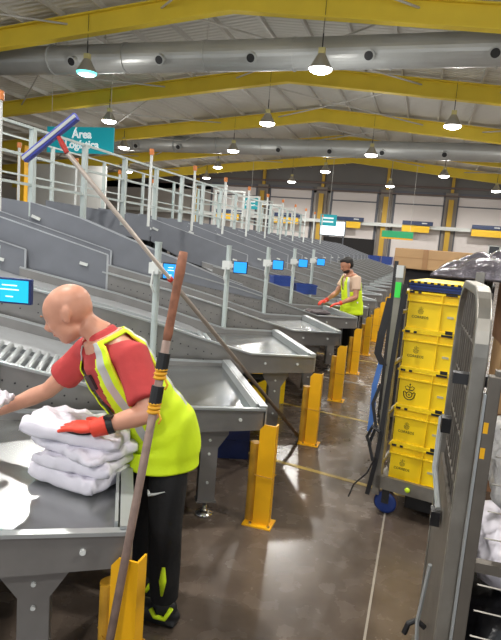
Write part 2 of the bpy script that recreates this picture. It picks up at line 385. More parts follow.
# high bay lamps on their grid, a spot and an added fill light under each
rows = [(-5.1, [-7.5, 0.4]), (2.25, [-11.5, -3.6, 4.4]), (9.7, [-15.3, -7.5, 0.4, 8.3]), (17.1, [-11.64, -3.64, 4.4]), (24.5, [-15.33, -7.38, 0.38, 8.3]),
        (32, [-18.9, -11.6, -3.54, 4.4]), (39.4, [-22.8, -15.4, -7.39, 0.47, 8.4]), (46.6, [-19.2, -11.5, -3.43, 4.42])]
rown = ['rear', 'overhead', 'front', 'nearest', 'second', 'third', 'fourth', 'farthest']
ordn = ['leftmost', 'second from left', 'third from left', 'fourth from left', 'fifth from left']
proto = None
LB = bpy.data.lights.new('bay_light', 'SPOT'); LB.energy = 1150; LB.color = (1.0, 0.97, 0.92); LB.spot_size = radians(168); LB.spot_blend = 0.5; LB.shadow_soft_size = 0.16
LU = bpy.data.lights.new('bay_fill_light', 'POINT'); LU.energy = 150; LU.color = (1.0, 0.97, 0.93); LU.shadow_soft_size = 0.16  # added uplight at every lamp, brightens the roof and upper walls
LC = LB.copy(); LC.color = (0.6, 1.0, 0.98)
for ri, (y, xs) in enumerate(rows):
    for k, x in enumerate(xs):
        zl = 6.4 if x < -20 else 7.0
        e = empty('high_bay_lamp', (x, y, zl), 0, 'hanging bell lamp under the roof, %s in the %s row of lamps' % (ordn[k], rown[ri]), 'ceiling lamp', 'high bay lamps')
        cyan = (ri == 3 and k == 0)
        if cyan: e['label'] = 'hanging bell lamp with a cyan glow above the teal sign'
        if proto is None or cyan:
            parts = [MB().lathe([(0.11, 0.42), (0.15, 0.36), (0.2, 0.26), (0.3, 0.1), (0.36, 0.0), (0.37, -0.02), (0.345, 0.0), (0.28, 0.1), (0.18, 0.25), (0.1, 0.36)], n=24).build('reflector', REFL, e, smooth=True),
                     MB().lathe([(0.0, 0.03), (0.32, 0.03), (0.335, 0.0), (0.32, -0.06), (0.22, -0.11), (0.0, -0.13)], n=24).build('lens', LAMPC if cyan else LAMPG, e, smooth=True),
                     MB().box((0, 0, 0.5), (0.2, 0.14, 0.18)).build('ballast', mat('ballast', srgb(190, 180, 120), 0.5), e),
                     MB().tube([(0, 0, 0.58), (0, 0, 1.0)], 0.02, 6).build('suspension_cable', DARKM, e)]
            if not cyan: proto = parts
        else:
            for p_ in proto: c = p_.copy(); COL.objects.link(c); c.parent = e
        MB().tube([(0, 0, 0.95), (0, 0, roofz(x) + 0.2 - zl)], 0.008, 5).build('wire', DARKM, e)
        lo = bpy.data.objects.new('bay_light', LC if cyan else LB); COL.objects.link(lo); lo.parent = e; lo.location = (0, 0, -0.16)
        lo = bpy.data.objects.new('bay_fill_light', LU); COL.objects.link(lo); lo.parent = e; lo.location = (0, 0, -0.24)

# ------------------------------------------------------------ chutes
TH = radians(30); W = 1.33
def tip(n): return V3((-0.86, 3.32 + 1.61 * (n - 2), 0))
def L2W(n, u, v, z):
    t = tip(n); return V3((t.x - cos(TH) * u - sin(TH) * v, t.y - sin(TH) * u + cos(TH) * v, z))
low_top = [(0, .80), (.6, .81), (1.0, .92), (1.3, 1.01), (1.8, 1.14), (2.75, 1.35)]
low_bot = [(2.75, 1.08), (1.57, .81), (.9, .63), (0, .66)]
def zrail(u):
    for (a, za), (b, zb) in zip(low_top, low_top[1:]):
        if u <= b: return za + (zb - za) * (u - a) / (b - a)
    return 1.35 + (u - 2.75) * .29
def yz(pts, y, f): return [(u, y, z) for u, z in pts]
def make_chute(kind, rollers, feet=True):
    e = empty('sorting_chute', (0, 0, 0), radians(210))
    t = 0.02
    # lower side panels
    for v, nm in ((0.0, 'side_panel'), (W, 'side_panel')):
        y = -v
        b_ = MB().prism(yz(low_top + low_bot, y, 0), 0, (0, -t if v == 0 else t, 0))
        for i in range(26):
            u = 0.95 + i * 0.068
            for dz in (0.10, 0.17) if i % 2 else (0.10,):
                z = zrail(u) - dz; b_.cyl((u, y + (0.004 if v == 0 else -0.004), z), (u, y, z), 0.006, n=6, mi=1)
        b_.build(nm, [SIDEP, DARKM], e)
    # rails: thin pale flange along the top of each side
    rp = [(u, z) for u, z in low_top]
    for v in (0.0, W):
        m = MB()
        for (a, za), (b, zb) in zip(rp, rp[1:]):
            m.beam((a, -v, za + .008), (b, -v, zb + .008), 0.035, 0.016)
        m.build('rail', RAIL, e)
    # table top and slide floor
    m = MB()
    m.box((0.42, -W / 2, 0.762), (0.84, W - .03, 0.012))
    m.build('table_top', TABLE, e)
    m = MB(); fp = [(.84, .768), (1.0, .84), (1.3, .93), (1.8, 1.06), (2.75, 1.27)]
    m.prism([(u, -t, z) for u, z in fp] + [(u, -t, z - .012) for u, z in reversed(fp)], 0, (0, -(W - 2 * t), 0))
    m.build('slide_floor', GALV, e)
    # end rim: raised lip with chamfered corner
    m = MB(); m.box((0.0, -W / 2, 0.745), (0.02, W, 0.15)); m.beam((0.012, 0, 0.825), (0.012, -W, 0.825), 0.05, 0.012)
    m.beam((0.05, -.03, .80), (0.05, -W + .02, .80), 0.012, .07)
    m.build('end_rim', RAIL, e)
    for u in (0.16, 0.46): MB().cyl((u, 0.0, .735), (u, 0.012, .735), 0.011, n=10).build('apron_bolt', WHITEP, e)
    # rollers across the near half of the slide
    if rollers:
        nr = rollers if rollers < 5 else 30
        for i in range(nr):
            u = 0.93 + i * 0.058; z = zrail(u) - .032
            MB().cyl((u, -0.03, z), (u, -0.60, z), 0.018, n=10).build('roller', RAIL, e, smooth=True)
        m = MB()
        m.prism([(u, -.62, z + .035) for u, z in fp] + [(u, -.62, z) for u, z in reversed(fp)], 0, (0, -.01, 0)); m.build('roller_guide', RAIL, e)
    # legs
    for (u, v) in ((.33, .09), (.33, W - .1), (2.3, .09), (2.3, W - .1)):
        top = (0.66 if u < 1 else zrail(u) - .2)
        m = MB(); y = -v
        m.prism([(u - .055, y, .10), (u + .055, y, .10), (u + .055, y, top - .16), (u + .12, y, top - .06), (u + .12, y, top + .06), (u - .12, y, top + .06), (u - .12, y, top - .06), (u - .055, y, top - .16)], 0, (0, .012, 0))
        m.box((u - .05, y - .035, (top + .12) / 2), (.012, .07, top - .1)); m.box((u + .05, y - .035, (top + .12) / 2), (.012, .07, top - .1))
        m.box((u, y - .02, .11), (.13, .09, .012))
        lg = m.build('leg', SIDEP, e)
        m = MB().lathe([(0.0, 0.0), (.062, 0.0), (.06, .015), (.03, .028), (.014, .04), (.012, .105), (0, .105)], (u, y - .02, 0), n=18)
        m.build('levelling_foot', CHROME, lg, smooth=True)
        for z in (.25, top - .1, top - .2, top - .02): MB().cyl((u, y + .012, z), (u, y + .022, z), .009, n=8).build('bolt', WHITEP, lg)
    m = MB()
    m.beam((.33, -W + .1, .16), (2.3, -W + .1, .62), .03, .04); m.beam((.33, -W + .12, .55), (2.3, -W + .12, .2), .03, .04)
    m.beam((.33, -.12, .62), (.33, -W + .12, .2), .03, .04); m.beam((.33, -.12, .58), (2.2, -.12, .6), .04, .04)
    m.box((1.6, -W / 2, .66), (1.7, .1, .07)); m.box((1.2, -W / 2, .55), (.3, .22, .2))
    m.build('underframe', DARKM, e)
    if kind == 'table': return e
    # upper walls
    if kind == 'drop':
        topl = [(2.7, 1.54), (4.5, 2.06), (6.3, 2.22)]
    else:
        topl = [(1.45, 1.10), (2.0, 1.26), (2.5, 1.44), (3.0, 1.60), (3.9, 1.92), (4.5, 2.07), (6.3, 2.22)]
    for v in (0.0, W):
        y = -v + (0.004 if v == 0 else -0.004)
        k = 1 if kind == 'drop' else 4
        lo = [(4.5, 1.66), (3.84, 1.35), (3.1, 1.14), (2.7, 1.04)] if kind == 'drop' else [(4.5, 1.66), (3.84, 1.4), (3.1, 1.25), (2.6, 1.2), (1.45, 1.0)]
        ix = topl.index((4.5, topl[-2][1]))
        m = MB().prism([(u, y, z) for u, z in topl[:ix + 1]] + [(u, y, z) for u, z in lo], 0, (0, (.006 if v == 0 else -.006), 0))
        cw = m.build('chute_wall', WALLP, e)
        m = MB()
        for (a, za), (b, zb) in zip(topl[:ix + 1], topl[1:ix + 1]): m.beam((a, y, za), (b, y, zb), .02, .012)
        if kind == 'drop': m.beam((2.7, y, 1.05), (2.7, y, 1.54), .02, .014)
        m.build('wall_edge', GALV, cw)
        m = MB().prism([(4.52, y, 2.062), (6.3, y, 2.22), (6.3, y, 1.9), (4.52, y, 1.66)], 0, (0, (.006 if v == 0 else -.006), 0))
        m.build('chute_head_wall', WALLP, e)
        MB().beam((4.38, y + .02, 1.86), (4.48, y + .02, 1.9), .03, .035).build('wall_bracket', WHITEP, e); MB().beam((2.9, y + .02, 1.42), (2.98, y + .02, 1.44), .02, .03).build('wall_bracket', WHITEP, e)
    m = MB(); fp = [(2.75, 1.27), (4.5, 1.76), (6.3, 1.95)]
    m.prism([(u, -t, z) for u, z in fp] + [(u, -t, z - .012) for u, z in reversed(fp)], 0, (0, -(W - 2 * t), 0)); m.build('upper_slide_floor', GALV, e)
    m = MB()
    for v in (.08, W - .08):
        m.box((4.4, -v, .85), (.08, .06, 1.7)); m.box((6.1, -v, .95), (.08, .06, 1.9))
    m.beam((4.4, -.08, .5), (4.4, -W + .08, .5), .04, .04); m.beam((6.1, -.08, .5), (6.1, -W + .08, .5), .04, .04); m.beam((4.4, -W / 2, .5), (6.1, -W / 2, .5), .04, .04)
    m.build('support_frame', DARKM, e)
    return e
protos = {}
NCH = 21
def ordinal(n):
    return ['first', 'second', 'third', 'fourth', 'fifth', 'sixth', 'seventh', 'eighth', 'ninth', 'tenth', 'eleventh', 'twelfth', 'thirteenth', 'fourteenth',
            'fifteenth', 'sixteenth', 'seventeenth', 'eighteenth', 'nineteenth', 'twentieth', 'twenty-first', 'twenty-second'][n - 1]
for n in range(1, NCH + 1):
    kind = 'table' if n == 6 else ('smooth' if n == 5 else 'drop')
    key = (kind, 14 if n <= 2 else (2 if n == 3 else 0))
    lab = {1: 'steel sorting chute with the white parcels on its table, nearest the viewer', 2: 'steel sorting chute whose table end is behind the worker in red',
           5: 'steel sorting chute with a tall sloping wall, its table before the far worker', 6: 'low steel sorting table without tall walls, beyond the far worker'}.get(
        n, 'grey steel sorting chute, %s from the viewer along the aisle' % ordinal(n))
    if key not in protos:
        c = make_chute(kind, key[1]); protos[key] = c
    else:
        c = copy_tree(protos[key])
    c.location = tip(n)
    if n == 1: c.scale = (1, 1, .93); c.location = (-.885, 1.66, 0)
    tag(c, lab, 'sorting chute', 'sorting chutes')

# sorter body behind the chute heads
e = empty('sorting_conveyor', (-7.65, 18, 0), 0, 'long raised grey conveyor running behind the heads of the chutes', 'conveyor')
MB().box((-.1, 0, 1.75), (1.2, 36, 0.35)).build('conveyor_body', DARKM, e)
MB().box((-.1, 0, 1.95), (1.0, 36, 0.05)).build('belt', BLACK, e)
for k in range(13): MB().box((-.1, -17 + 2.8 * k, .79), (.9, .12, 1.58)).build('leg', DARKM, e)

# posts with small screens on the far rim of each chute
for n in range(1, 7):
    p = L2W(n, 0.61, W + .03, 0)
    if n == 1: p = L2W(1, .80, W + .03, 0)
    if n == 2: p = L2W(2, .65, W + .03, 0)
    e = empty('terminal_post', (p.x, p.y, 0.655 if n == 1 else 0.72), 0, 'grey post carrying a small blue screen, on the %s chute from the viewer' % ordinal(n), 'terminal', 'screen posts')
    m = MB(); m.cyl((0, 0, 0), (0, 0, 1.0), 0.028, n=12); m.cyl((0, 0, 1.0), (0, 0, 1.015), .031, n=12)
    m.build('post', POSTG, e, smooth=False)
    m = MB(); m.box((0, -.03, .80), (.09, .07, .09)); m.box((.07, -.045, .80), (.1, .03, .04)); m.tube([(0.0, -.07, .78), (-.01, -.08, .66), (.0, -.04, .6)], .008, 6)
    m.build('clamp', WHITEP, e)
    rz = radians(6)
    big = 1.35 if n == 1 else 1.0
    if n == 1: rz = radians(14)
    m = MB(); cx_ = .17 if n > 1 else .185
    m.box((cx_, -.07, .79), (.155 * big, .03, .135 * min(big, 1.0)), rz=rz); mo = m.build('monitor', BLACK if n > 1 else BLUED, e, bevel=.004)
    MB().box((cx_ + .0015, -.0865, .79), (.138 * big, .004, .115), rz=rz).build('screen', SCREENC if n == 1 else SCREEN, mo)
    if n <= 2:
        m = MB()
        for i, wd in enumerate((.06, .075, .03)): m.box((cx_ - .005, -.090, .82 - i * .022 - (.015 if i == 2 else 0)), (wd * big * (1 if n == 1 else .7), .002, .006), rz=rz)
        m.build('screen_text', SCRTXT, mo)

# beacon posts beside the chute heads
def beacon(x, y, z, base, lab, grp):
    e = empty('beacon_post', (x, y, base), 0, lab, 'beacon', grp)
    MB().cyl((0, 0, 0), (0, 0, z - base - .1), 0.022, n=10).build('post', WHITEP, e)
    m = MB(); m.cyl((0, 0, z - base - .1), (0, 0, z - base - .015), 0.036, n=14); m.build('beacon_light', ORANGE, e)
k = 0
for y in (4.62, 7.75, 9.4, 11.0, 12.6, 14.2, 15.8, 17.4, 19.0, 20.6, 22.2):
    k += 1
    beacon(-4.1, y, 3.06, 1.9, 'orange-capped white post on the near side of the chute heads, %s from the viewer' % ordinal(k), 'beacon posts near side')
for i in range(8):
    beacon(-6.7, 8.0 + 1.61 * i, 3.14, 2.0, 'orange-capped white post beside the raised conveyor, %s from the viewer' % ordinal(i + 1), 'beacon posts far side')
# guard railing of the raised conveyor
def railing(x, y0, y1, step, zb, zt, lab, w):
    e = empty('guard_railing', (x, y0, zb), 0, lab, 'railing')
    y = 0
    while y <= y1 - y0 + .01:
        MB().box((0, y, (zt - zb) / 2), (w, w, zt - zb)).build('post', POSTG, e); y += step
    for z in (zt - zb, (zt - zb) * .68, (zt - zb) * .36): MB().beam((0, -.6, z), (0, y1 - y0, z), .03, .035).build('rail', POSTG, e)
railing(-5.2, 6.47, 24.2, 1.2, 1.9, 3.06, 'tall grey guard railing above the chutes, the nearer one', .07)
railing(-8.6, 7, 34, 2.2, 1.2, 3.6, 'tall grey guard railing behind the conveyor, the farther one', .07)
# raised walkway gantry frames further back
for i in range(6):
    y = 18 + i * 2.6
    e = empty('gantry_frame', (-10.4, y + 6, 0), 0, 'thin white gantry frame over the conveyor, %s from the viewer' % ordinal(i + 1), 'frame', 'gantry frames')
    m = MB(); m.box((0, 0, 2.1), (.09, .09, 4.2)); m.box((1.5, 0, 2.1), (.09, .09, 4.2)); m.box((.75, 0, 4.16), (1.5, .08, .08)); m.box((.75, 0, 3.3), (1.5, .06, .06)); m.build('frame_tube', WHITEP, e)

# ------------------------------------------------------------ bollards
def make_bollard():
    e = empty('bollard')
    m = MB(); t = .008
    m.prism([(-.05, 0, 0), (.055, 0, 0), (.055, 0, .67), (-.022, 0, .67), (-.05, 0, .635)], 0, (0, t, 0))
    m.box((.051, .035, .335), (t, .06, .67)); m.build('guard_plate', YEL, e)
    MB().cyl((-.085, .055, .005), (-.085, .055, .53), .034, n=18).build('pipe', YELB, e, smooth=False)
    m = MB(); m.box((-.015, .03, .005), (.19, .14, .01)); m.build('base_plate', YEL, e)
    m = MB()
    for sx, sy in ((-.06, -.02), (.06, -.02)): m.cyl((sx, sy, .01), (sx, sy, .022), .011, n=8)
    m.build('bolts', CHROME, e)
    m = MB(); m.tube([(-.058, -.004, .335), (.06, -.004, .33), (.062, .07, .33), (-.085, .095, .335), (-.125, .055, .335), (-.058, -.004, .335)], .003, 5); m.build('tie', YELB, e)
    return e
b0 = make_bollard()
for n in range(1, 20):
    y = 1.65 + 1.61 * (n - 1)
    o = b0 if n == 1 else copy_tree(b0)
    o.location = (-.82 if n > 1 else -.88, y if n > 1 else 1.615, 0)
    lab = {1: 'yellow steel bollard at the bottom of the picture beside the worker', 2: 'yellow steel bollard with a pipe, just behind the worker in red'}.get(n, 'yellow steel bollard, %s from the viewer along the aisle' % ordinal(n))
    tag(o, lab, 'bollard', 'yellow bollards')

# ------------------------------------------------------------ tools leaning
e = empty('squeegee', (-.93, 4.98, 0), 0, 'long-handled squeegee with a blue blade leaning over the tables', 'squeegee')
P0 = V3((0, 0, 0)); P1 = V3((-1.80, 2.5, 2.17)) - V3((-.93, 4.98, 0))
MB().tube([P0, P1], [.013, .013], 10).build('handle', mat('pale_metal_handle', srgb(188, 176, 166), 0.4, 0.4), e, smooth=True)
MB().tube([P0, P0.lerp(P1, .70)], .0155, 10).build('handle_sleeve', mat('dull_handle', srgb(120, 108, 98), 0.5, 0.3), e, smooth=True)
MB().ell(P0.lerp(P1, .70), (.02, .02, .02)).build('red_joint', mat('red_joint', srgb(190, 50, 40), .5), e, smooth=True)
HA = V3((-2.06, 2.5, 2.13)) - V3((-.93, 4.98, 0)); HB = V3((-1.75, 2.5, 2.35)) - V3((-.93, 4.98, 0)); HM = HA.lerp(HB, .62)
MB().tube([P1, P1.lerp(HM, .4), HM], [.013, .015, .008], 8).build('socket', mat('red_joint', srgb(190, 50, 40), .5), e)
hd = MB().beam(HA, HB, .03, .042, up=(0.5, 0, .7)).build('blade_holder', mat('blue_blade', srgb(70, 80, 175), .35), e, bevel=.005)
MB().beam(HA + V3((0, -.017, 0)), HB + V3((0, -.017, 0)), .006, .016, up=(0.5, 0, .7)).build('white_stripe', WHITEP, hd)
e = empty('pole', (-.905, 1.47, 0), 0, 'brown metal pole tied with yellow tape, leaning on the table corner before the worker', 'pole')
A0 = V3((0, 0, 0)); A1 = V3((-.80, 1.78, 1.745)) - V3((-.905, 1.47, 0))
MB().tube([A0, A1 * .86], .0145, 12).build('pole_tube', RUST, e, smooth=True)
m = MB(); m.tube([A1 * .82, A1 * .84, A1 * .87, A1 * .93, A1 * .96, A1], [.014, .016, .015, .015, .018, .015], 12); m.build('rusty_end', RUST2, e, smooth=True)
for a, b in ((.70, .735), (.765, .80)):
    MB().tube([A1 * a, A1 * b], .022, 12).build('black_clamp', BLACK, e)
for c_ in (.685, .752):
    m = MB()
    for i in range(3): m.ell(A1 * (c_ + i * .008), (.024, .024, .010), n=10, m=6)
    m.tube([A1 * c_ + V3((.018, 0, 0)), A1 * c_ + V3((.035, -.01, -.02)), A1 * c_ + V3((.03, -.02, -.035))], .004, 5)
    m.build('yellow_tape', mat('yellow_tape', srgb(220, 160, 30), .6), e, smooth=True)

# ------------------------------------------------------------ parcels
def puffy(name, c, size, rz, seed, tilt=(0, 0), label='', n=56, flap=True):
    rnd = random.Random(seed); sx, sy, sz = size
    ph = [rnd.uniform(0, 6.28) for _ in range(10)]
    vs = []; fs = []
    def h(a, b):
        edge = max(0.0, 1 - abs(a) ** 4) * max(0.0, 1 - abs(b) ** 4)
        w = 1 + .10 * sin(3 * a + ph[0]) * sin(2.5 * b + ph[1]) - .10 * max(0, 1 - abs(sin(2.2 * a + 1.3 * b + ph[2])) * 7) - .08 * max(0, 1 - abs(sin(2.9 * b - 1.7 * a + ph[3])) * 8)
        return edge ** .22 * w
    for side in (1, -1):
        for j in range(n + 1):
            for i in range(n + 1):
                a = -1 + 2 * i / n; b = -1 + 2 * j / n
                rr = 1 + .03 * sin(6 * a + ph[4] + 3 * b) + .025 * sin(9 * b + ph[5])
                z = side * sz / 2 * h(a, b) if side > 0 else -sz / 2 * (max(0, 1 - abs(a) ** 6) * max(0, 1 - abs(b) ** 6)) ** .4
                z += (.003 * sin(13 * a + 7 * b + ph[6]) + .002 * sin(23 * b + ph[7])) * (1 if side > 0 else .2)
                if abs(a) > .999 or abs(b) > .999: z = .006 * sin(14 * (a + b) + ph[8]) - sz * .12
                q = V3((a * sx / 2 * rr, b * sy / 2 * rr, z + seed)); nn = mnoise.noise(q * 9); n2 = mnoise.noise(q * 17 + V3((3, 7, 1)))
                cr_ = (.5 - abs(nn)) * .022 - abs(n2) * .016
                z += 0 if (abs(a) > .999 or abs(b) > .999) else cr_ * (1 if side > 0 else .35); q2 = mnoise.noise(V3((a * 3, b * 3, seed * 2.3))) * .035
                vs.append((a * sx / 2 * (rr + q2), b * sy / 2 * (rr - q2), z))
    N = (n + 1) ** 2
    for j in range(n):
        for i in range(n):
            a = j * (n + 1) + i
            fs.append((a, a + 1, a + n + 2, a + n + 1)); fs.append((a + N, a + N + n + 1, a + N + n + 2, a + N + 1))
    e = MB().add(vs, fs)
    o = e.build(name, BAG, None, smooth=True)
    o.location = c; o.rotation_euler = (tilt[0], tilt[1], rz)
    return o
zt = .768 * .93
specs = [((-1.32, 2.01, zt + .042), (.34, .27, .095), -.15, (0.0, 0.0), 'white plastic mail parcel at the bottom of the stack on the table'),
         ((-1.31, 2.015, zt + .11), (.36, .28, .07), .05, (0.02, .02), 'white plastic mail parcel, second from the bottom of the stack'),
         ((-1.32, 2.02, zt + .168), (.40, .28, .058), -.25, (.02, .04), 'white plastic mail parcel, second from the top of the stack'),
         ((-1.345, 2.02, zt + .228), (.43, .30, .075), .2, (-.04, .10), 'white plastic mail parcel under the red glove, top of the stack')]
for i, (c, s_, rz, tl, lb) in enumerate(specs):
    tag(puffy('parcel', c, s_, rz, 11 + i, tl), lb, 'parcel', 'stack of white parcels')
tag(puffy('parcel', (-1.86, 2.05, .985), (.16, .2, .04), .3, 55, (0, .3)), 'white parcel at the left edge under the worker\'s far hand', 'parcel')

# ------------------------------------------------------------ people
def frame_from(fwd, upv):
    f = V3(fwd).normalized(); s = f.cross(V3(upv)).normalized(); u = s.cross(f)
    return Matrix((f, -s, u)).transposed()     # local x = forward, y = left, z = up
def loft(rings, n=40, keep=None, matf=None):
    # rings: (centre, R(3x3), rx, ry) cross-section in local x/y
    m = MB(); vs = []; fs = []; ms = []
    for (c, R, rx, ry) in rings:
        for k in range(n):
            t = 2 * pi * k / n
            sx = math.copysign(abs(cos(t)) ** .85, cos(t)); sy = math.copysign(abs(sin(t)) ** .85, sin(t))
            vs.append(V3(c) + R @ V3((rx * sx, ry * sy, 0)))
    for i in range(len(rings) - 1):
        for k in range(n):
            a = i * n + k; b = i * n + (k + 1) % n
            ang = (k + .5) / n * 360; f = (i + .5) / (len(rings) - 1)
            if keep and not keep(f, ang): continue
            m.f.append((a, b, b + n, a + n)); m.m.append(matf(f, ang) if matf else 0)
    m.v = vs
    return m
def interp(keys, t):
    for (a, *va), (b, *vb) in zip(keys, keys[1:]):
        if t <= b:
            s = (t - a) / (b - a) if b > a else 0; s = s * s * (3 - 2 * s) * .5 + s * .5
            return [x + (y - x) * s for x, y in zip(va, vb)]
    return list(keys[-1][1:])
def head_mesh(m, c, R, s=1.0):
    L = lambda x, y, z: V3(c) + R @ (V3((x, y, z)) * s)
    E = lambda p, r, RR=None: m.ell(L(*p), tuple(q * s for q in r), R if RR is None else R @ RR, n=24, m=16)
    E((-.014, 0, .034), (.098, .077, .082)); E((.010, 0, .02), (.088, .072, .088)); E((-.035, 0, .012), (.072, .07, .075))
    E((.030, 0, -.045), (.056, .056, .068)); E((.048, 0, -.086), (.034, .036, .028)); E((.02, 0, -.07), (.05, .054, .035))
    E((.078, 0, .028), (.018, .045, .012)); E((.064, .03, -.022), (.026, .02, .025)); E((.064, -.03, -.022), (.026, .02, .025))
    m.tube([L(.088, 0, .018), L(.103, 0, -.008), L(.113, 0, -.022)], [.008 * s, .011 * s, .015 * s], 10)
    E((.097, 0, -.029), (.017, .018, .010)); E((.083, 0, -.052), (.016, .025, .006)); E((.081, 0, -.062), (.015, .023, .006))
    for sy in (1, -1):
        Er = Matrix.Rotation(radians(-12), 3, 'Y')
        E((-.008, sy * .076, -.012), (.019, .009, .032), Er); E((-.016, sy * .082, .0), (.016, .006, .026), Er)
def hand(m, wrist, d, palmn, s=1.0, curl=.5, side=1, spread=.0):
    # d: pointing direction, palmn: direction the palm faces, side: thumb side
    d = V3(d).normalized(); pn = V3(palmn); pn = (pn - d * pn.dot(d)).normalized(); w = d.cross(pn) * side
    R = Matrix((d, w, pn)).transposed()
    m.ell(V3(wrist) + d * .045 * s, (.052 * s, .042 * s, .017 * s), R, n=14, m=10)
    for i, (o, L) in enumerate(((.031, .072), (.011, .080), (-.010, .075), (-.029, .060))):
        b = V3(wrist) + d * (.078 - .004 * abs(i - 1)) * s + w * o * s; dd = (d + w * (o * (2.5 + spread * 6))).normalized(); p = b; pts = [b - d * .02 * s, b]
        ang = 0
        for j, fr in enumerate((.45, .32, .23)):
            ang += curl * (.5, .7, .5)[j]
            p = p + (dd * cos(ang) + pn * sin(ang)) * L * fr * s; pts.append(p)
        m.tube(pts, [.0095 * s, .0095 * s, .009 * s, .008 * s, .0065 * s], 8); m.ell(pts[-1], (.0065 * s,) * 3, n=8, m=6)
    b = V3(wrist) + d * .02 * s + w * .028 * s
    p1 = b + (d * .6 + w * .75).normalized() * .035 * s; p2 = p1 + (d * .85 + w * .4 + pn * .25 * curl).normalized() * .03 * s; p3 = p2 + (d + pn * .4 * curl).normalized() * .024 * s
    m.tube([b, p1, p2, p3], [.013 * s, .0115 * s, .010 * s, .0075 * s], 8); m.ell(p3, (.0075 * s,) * 3, n=8, m=6)

def person(name, loc, J, label, skin, build_cb, hands):
    e = empty(name, loc, 0, label, 'person')
    m = MB()
    head_mesh(m, J['head'], J['headR'], J.get('hs', 1.0))
    m.tube([J['neck0'], V3(J['neck0']).lerp(V3(J['neck1']), .5), J['neck1']], [.068, .056, .056], 16)
    # trunk
    p, c, nk = V3(J['pelvis']), V3(J['chest']), V3(J['neck0'])
    fwd = V3(J['fwd'])
    def ring(a, b, t, rx, ry):
        ax = (b - a).normalized(); f = (fwd - ax * fwd.dot(ax)).normalized(); return (a.lerp(b, t), Matrix((f, ax.cross(f), ax)).transposed(), rx, ry)
    keys = [(0, .105, .15), (.25, .10, .145), (.5, .10, .15), (.8, .115, .17), (1, .09, .12)]
    rings = []
    for i in range(11):
        t = i / 10; rx, ry = interp(keys, t)
        cc = p.lerp(c, t / .62) if t < .62 else c.lerp(nk, (t - .62) / .38)
        ax = ((c - p) if t < .5 else (nk - c) if t > .75 else (nk - p)).normalized(); f = (fwd - ax * fwd.dot(ax)).normalized()
        rings.append((cc, Matrix((f, ax.cross(f), ax)).transposed(), rx * .93, ry * .93))
    lo = loft(rings, 24); n = 24; lo.f += [tuple(range(n - 1, -1, -1)), tuple(range(10 * n, 11 * n))]; lo.m += [0, 0]
    m.add(lo.v, lo.f)
    for s in ('L', 'R'):
        m.tube([V3(J['sh' + s]).lerp(nk, .5), J['sh' + s], V3(J['sh' + s]).lerp(V3(J['el' + s]), .4), J['el' + s]], [.062, .058, .05, .041], 14)
        el, wr = V3(J['el' + s]), V3(J['wr' + s])
        m.ell(el, (.042,) * 3, n=12, m=8)
        m.tube([el, el.lerp(wr, .3), el.lerp(wr, .75), wr], [.041, .044, .032, .027], 14)
        if s in hands:
            d, pn, curl, side = hands[s]; hand(m, wr, d, pn, 1.0, curl, side)
        m.tube([J['hip' + s], V3(J['hip' + s]).lerp(V3(J['kn' + s]), .5), J['kn' + s]], [.088, .075, .055], 14)
        m.tube([J['kn' + s], V3(J['kn' + s]).lerp(V3(J['an' + s]), .35), J['an' + s]], [.055, .055, .036], 14)
    m.build('body', skin, e, smooth=True, remesh=.0075)
    build_cb(e, J, ring)
    return e

def trunk_rings(J, rxs, off=.0, n=24, t0=-.12, t1=1.0):
    p, c, nk = V3(J['pelvis']), V3(J['chest']), V3(J['neck0']); fwd = V3(J['fwd']); rings = []
    for i in range(n + 1):
        t = t0 + (t1 - t0) * i / n; v = interp(rxs, t); rx, ry = v[0], v[1]; ox = v[2] if len(v) > 2 else 0
        tt = max(t, -1)
        cc = p + (c - p) * (tt / .62) if tt < .62 else c.lerp(nk, (tt - .62) / .38)
        w = min(1, max(0, (t - .45) / .3)); ax = ((c - p).normalized() * (1 - w) + (nk - c).normalized() * w).normalized()
        if t < 0.0: # cloth below the waist hangs straight
            cc = p + V3((0, 0, (c - p).length * (t / .62)))*1.0; k = min(1, -t / .12); ax = (ax * (1 - k) + V3((0, 0, 1)) * k).normalized()
        f = (fwd - ax * fwd.dot(ax)).normalized()
        wob = 1 + .010 * sin(t * 40)
        rings.append((cc + f * ox, Matrix((f, ax.cross(f), ax)).transposed(), (rx + off) * wob, (ry + off) * wob))
    return rings

# ---- near worker. Faces -X, left side to the viewer
B = V3((-1.02, 2.22, 0))
J = {}
def at(x, y, z): return V3((x, y, z)) - B
J['fwd'] = (-.62, -.78, 0)
J['pelvis'] = at(-1.07, 2.27, .90); J['chest'] = at(-1.24, 2.18, 1.16); J['neck0'] = at(-1.33, 2.14, 1.335); J['neck1'] = at(-1.40, 2.11, 1.385)
hf = V3((-.80, -.30, -.50)); J['head'] = at(-1.465, 2.08, 1.425); J['headR'] = frame_from(hf, (-.45, -.1, .9)); J['hs'] = 1.06
J['shL'] = at(-1.13, 2.06, 1.275); J['shR'] = at(-1.46, 2.25, 1.225)
J['elL'] = at(-1.00, 1.99, 1.075); J['elR'] = at(-1.70, 2.27, .995)
J['wrL'] = at(-1.18, 1.90, 1.01); J['wrR'] = at(-1.92, 2.18, .875)
J['hipL'] = at(-1.01, 2.235, .87); J['hipR'] = at(-1.13, 2.33, .87)
J['knL'] = at(-.985, 2.17, .50); J['knR'] = at(-1.17, 2.35, .50)
J['anL'] = at(-.985, 2.21, .10); J['anR'] = at(-1.16, 2.36, .10)
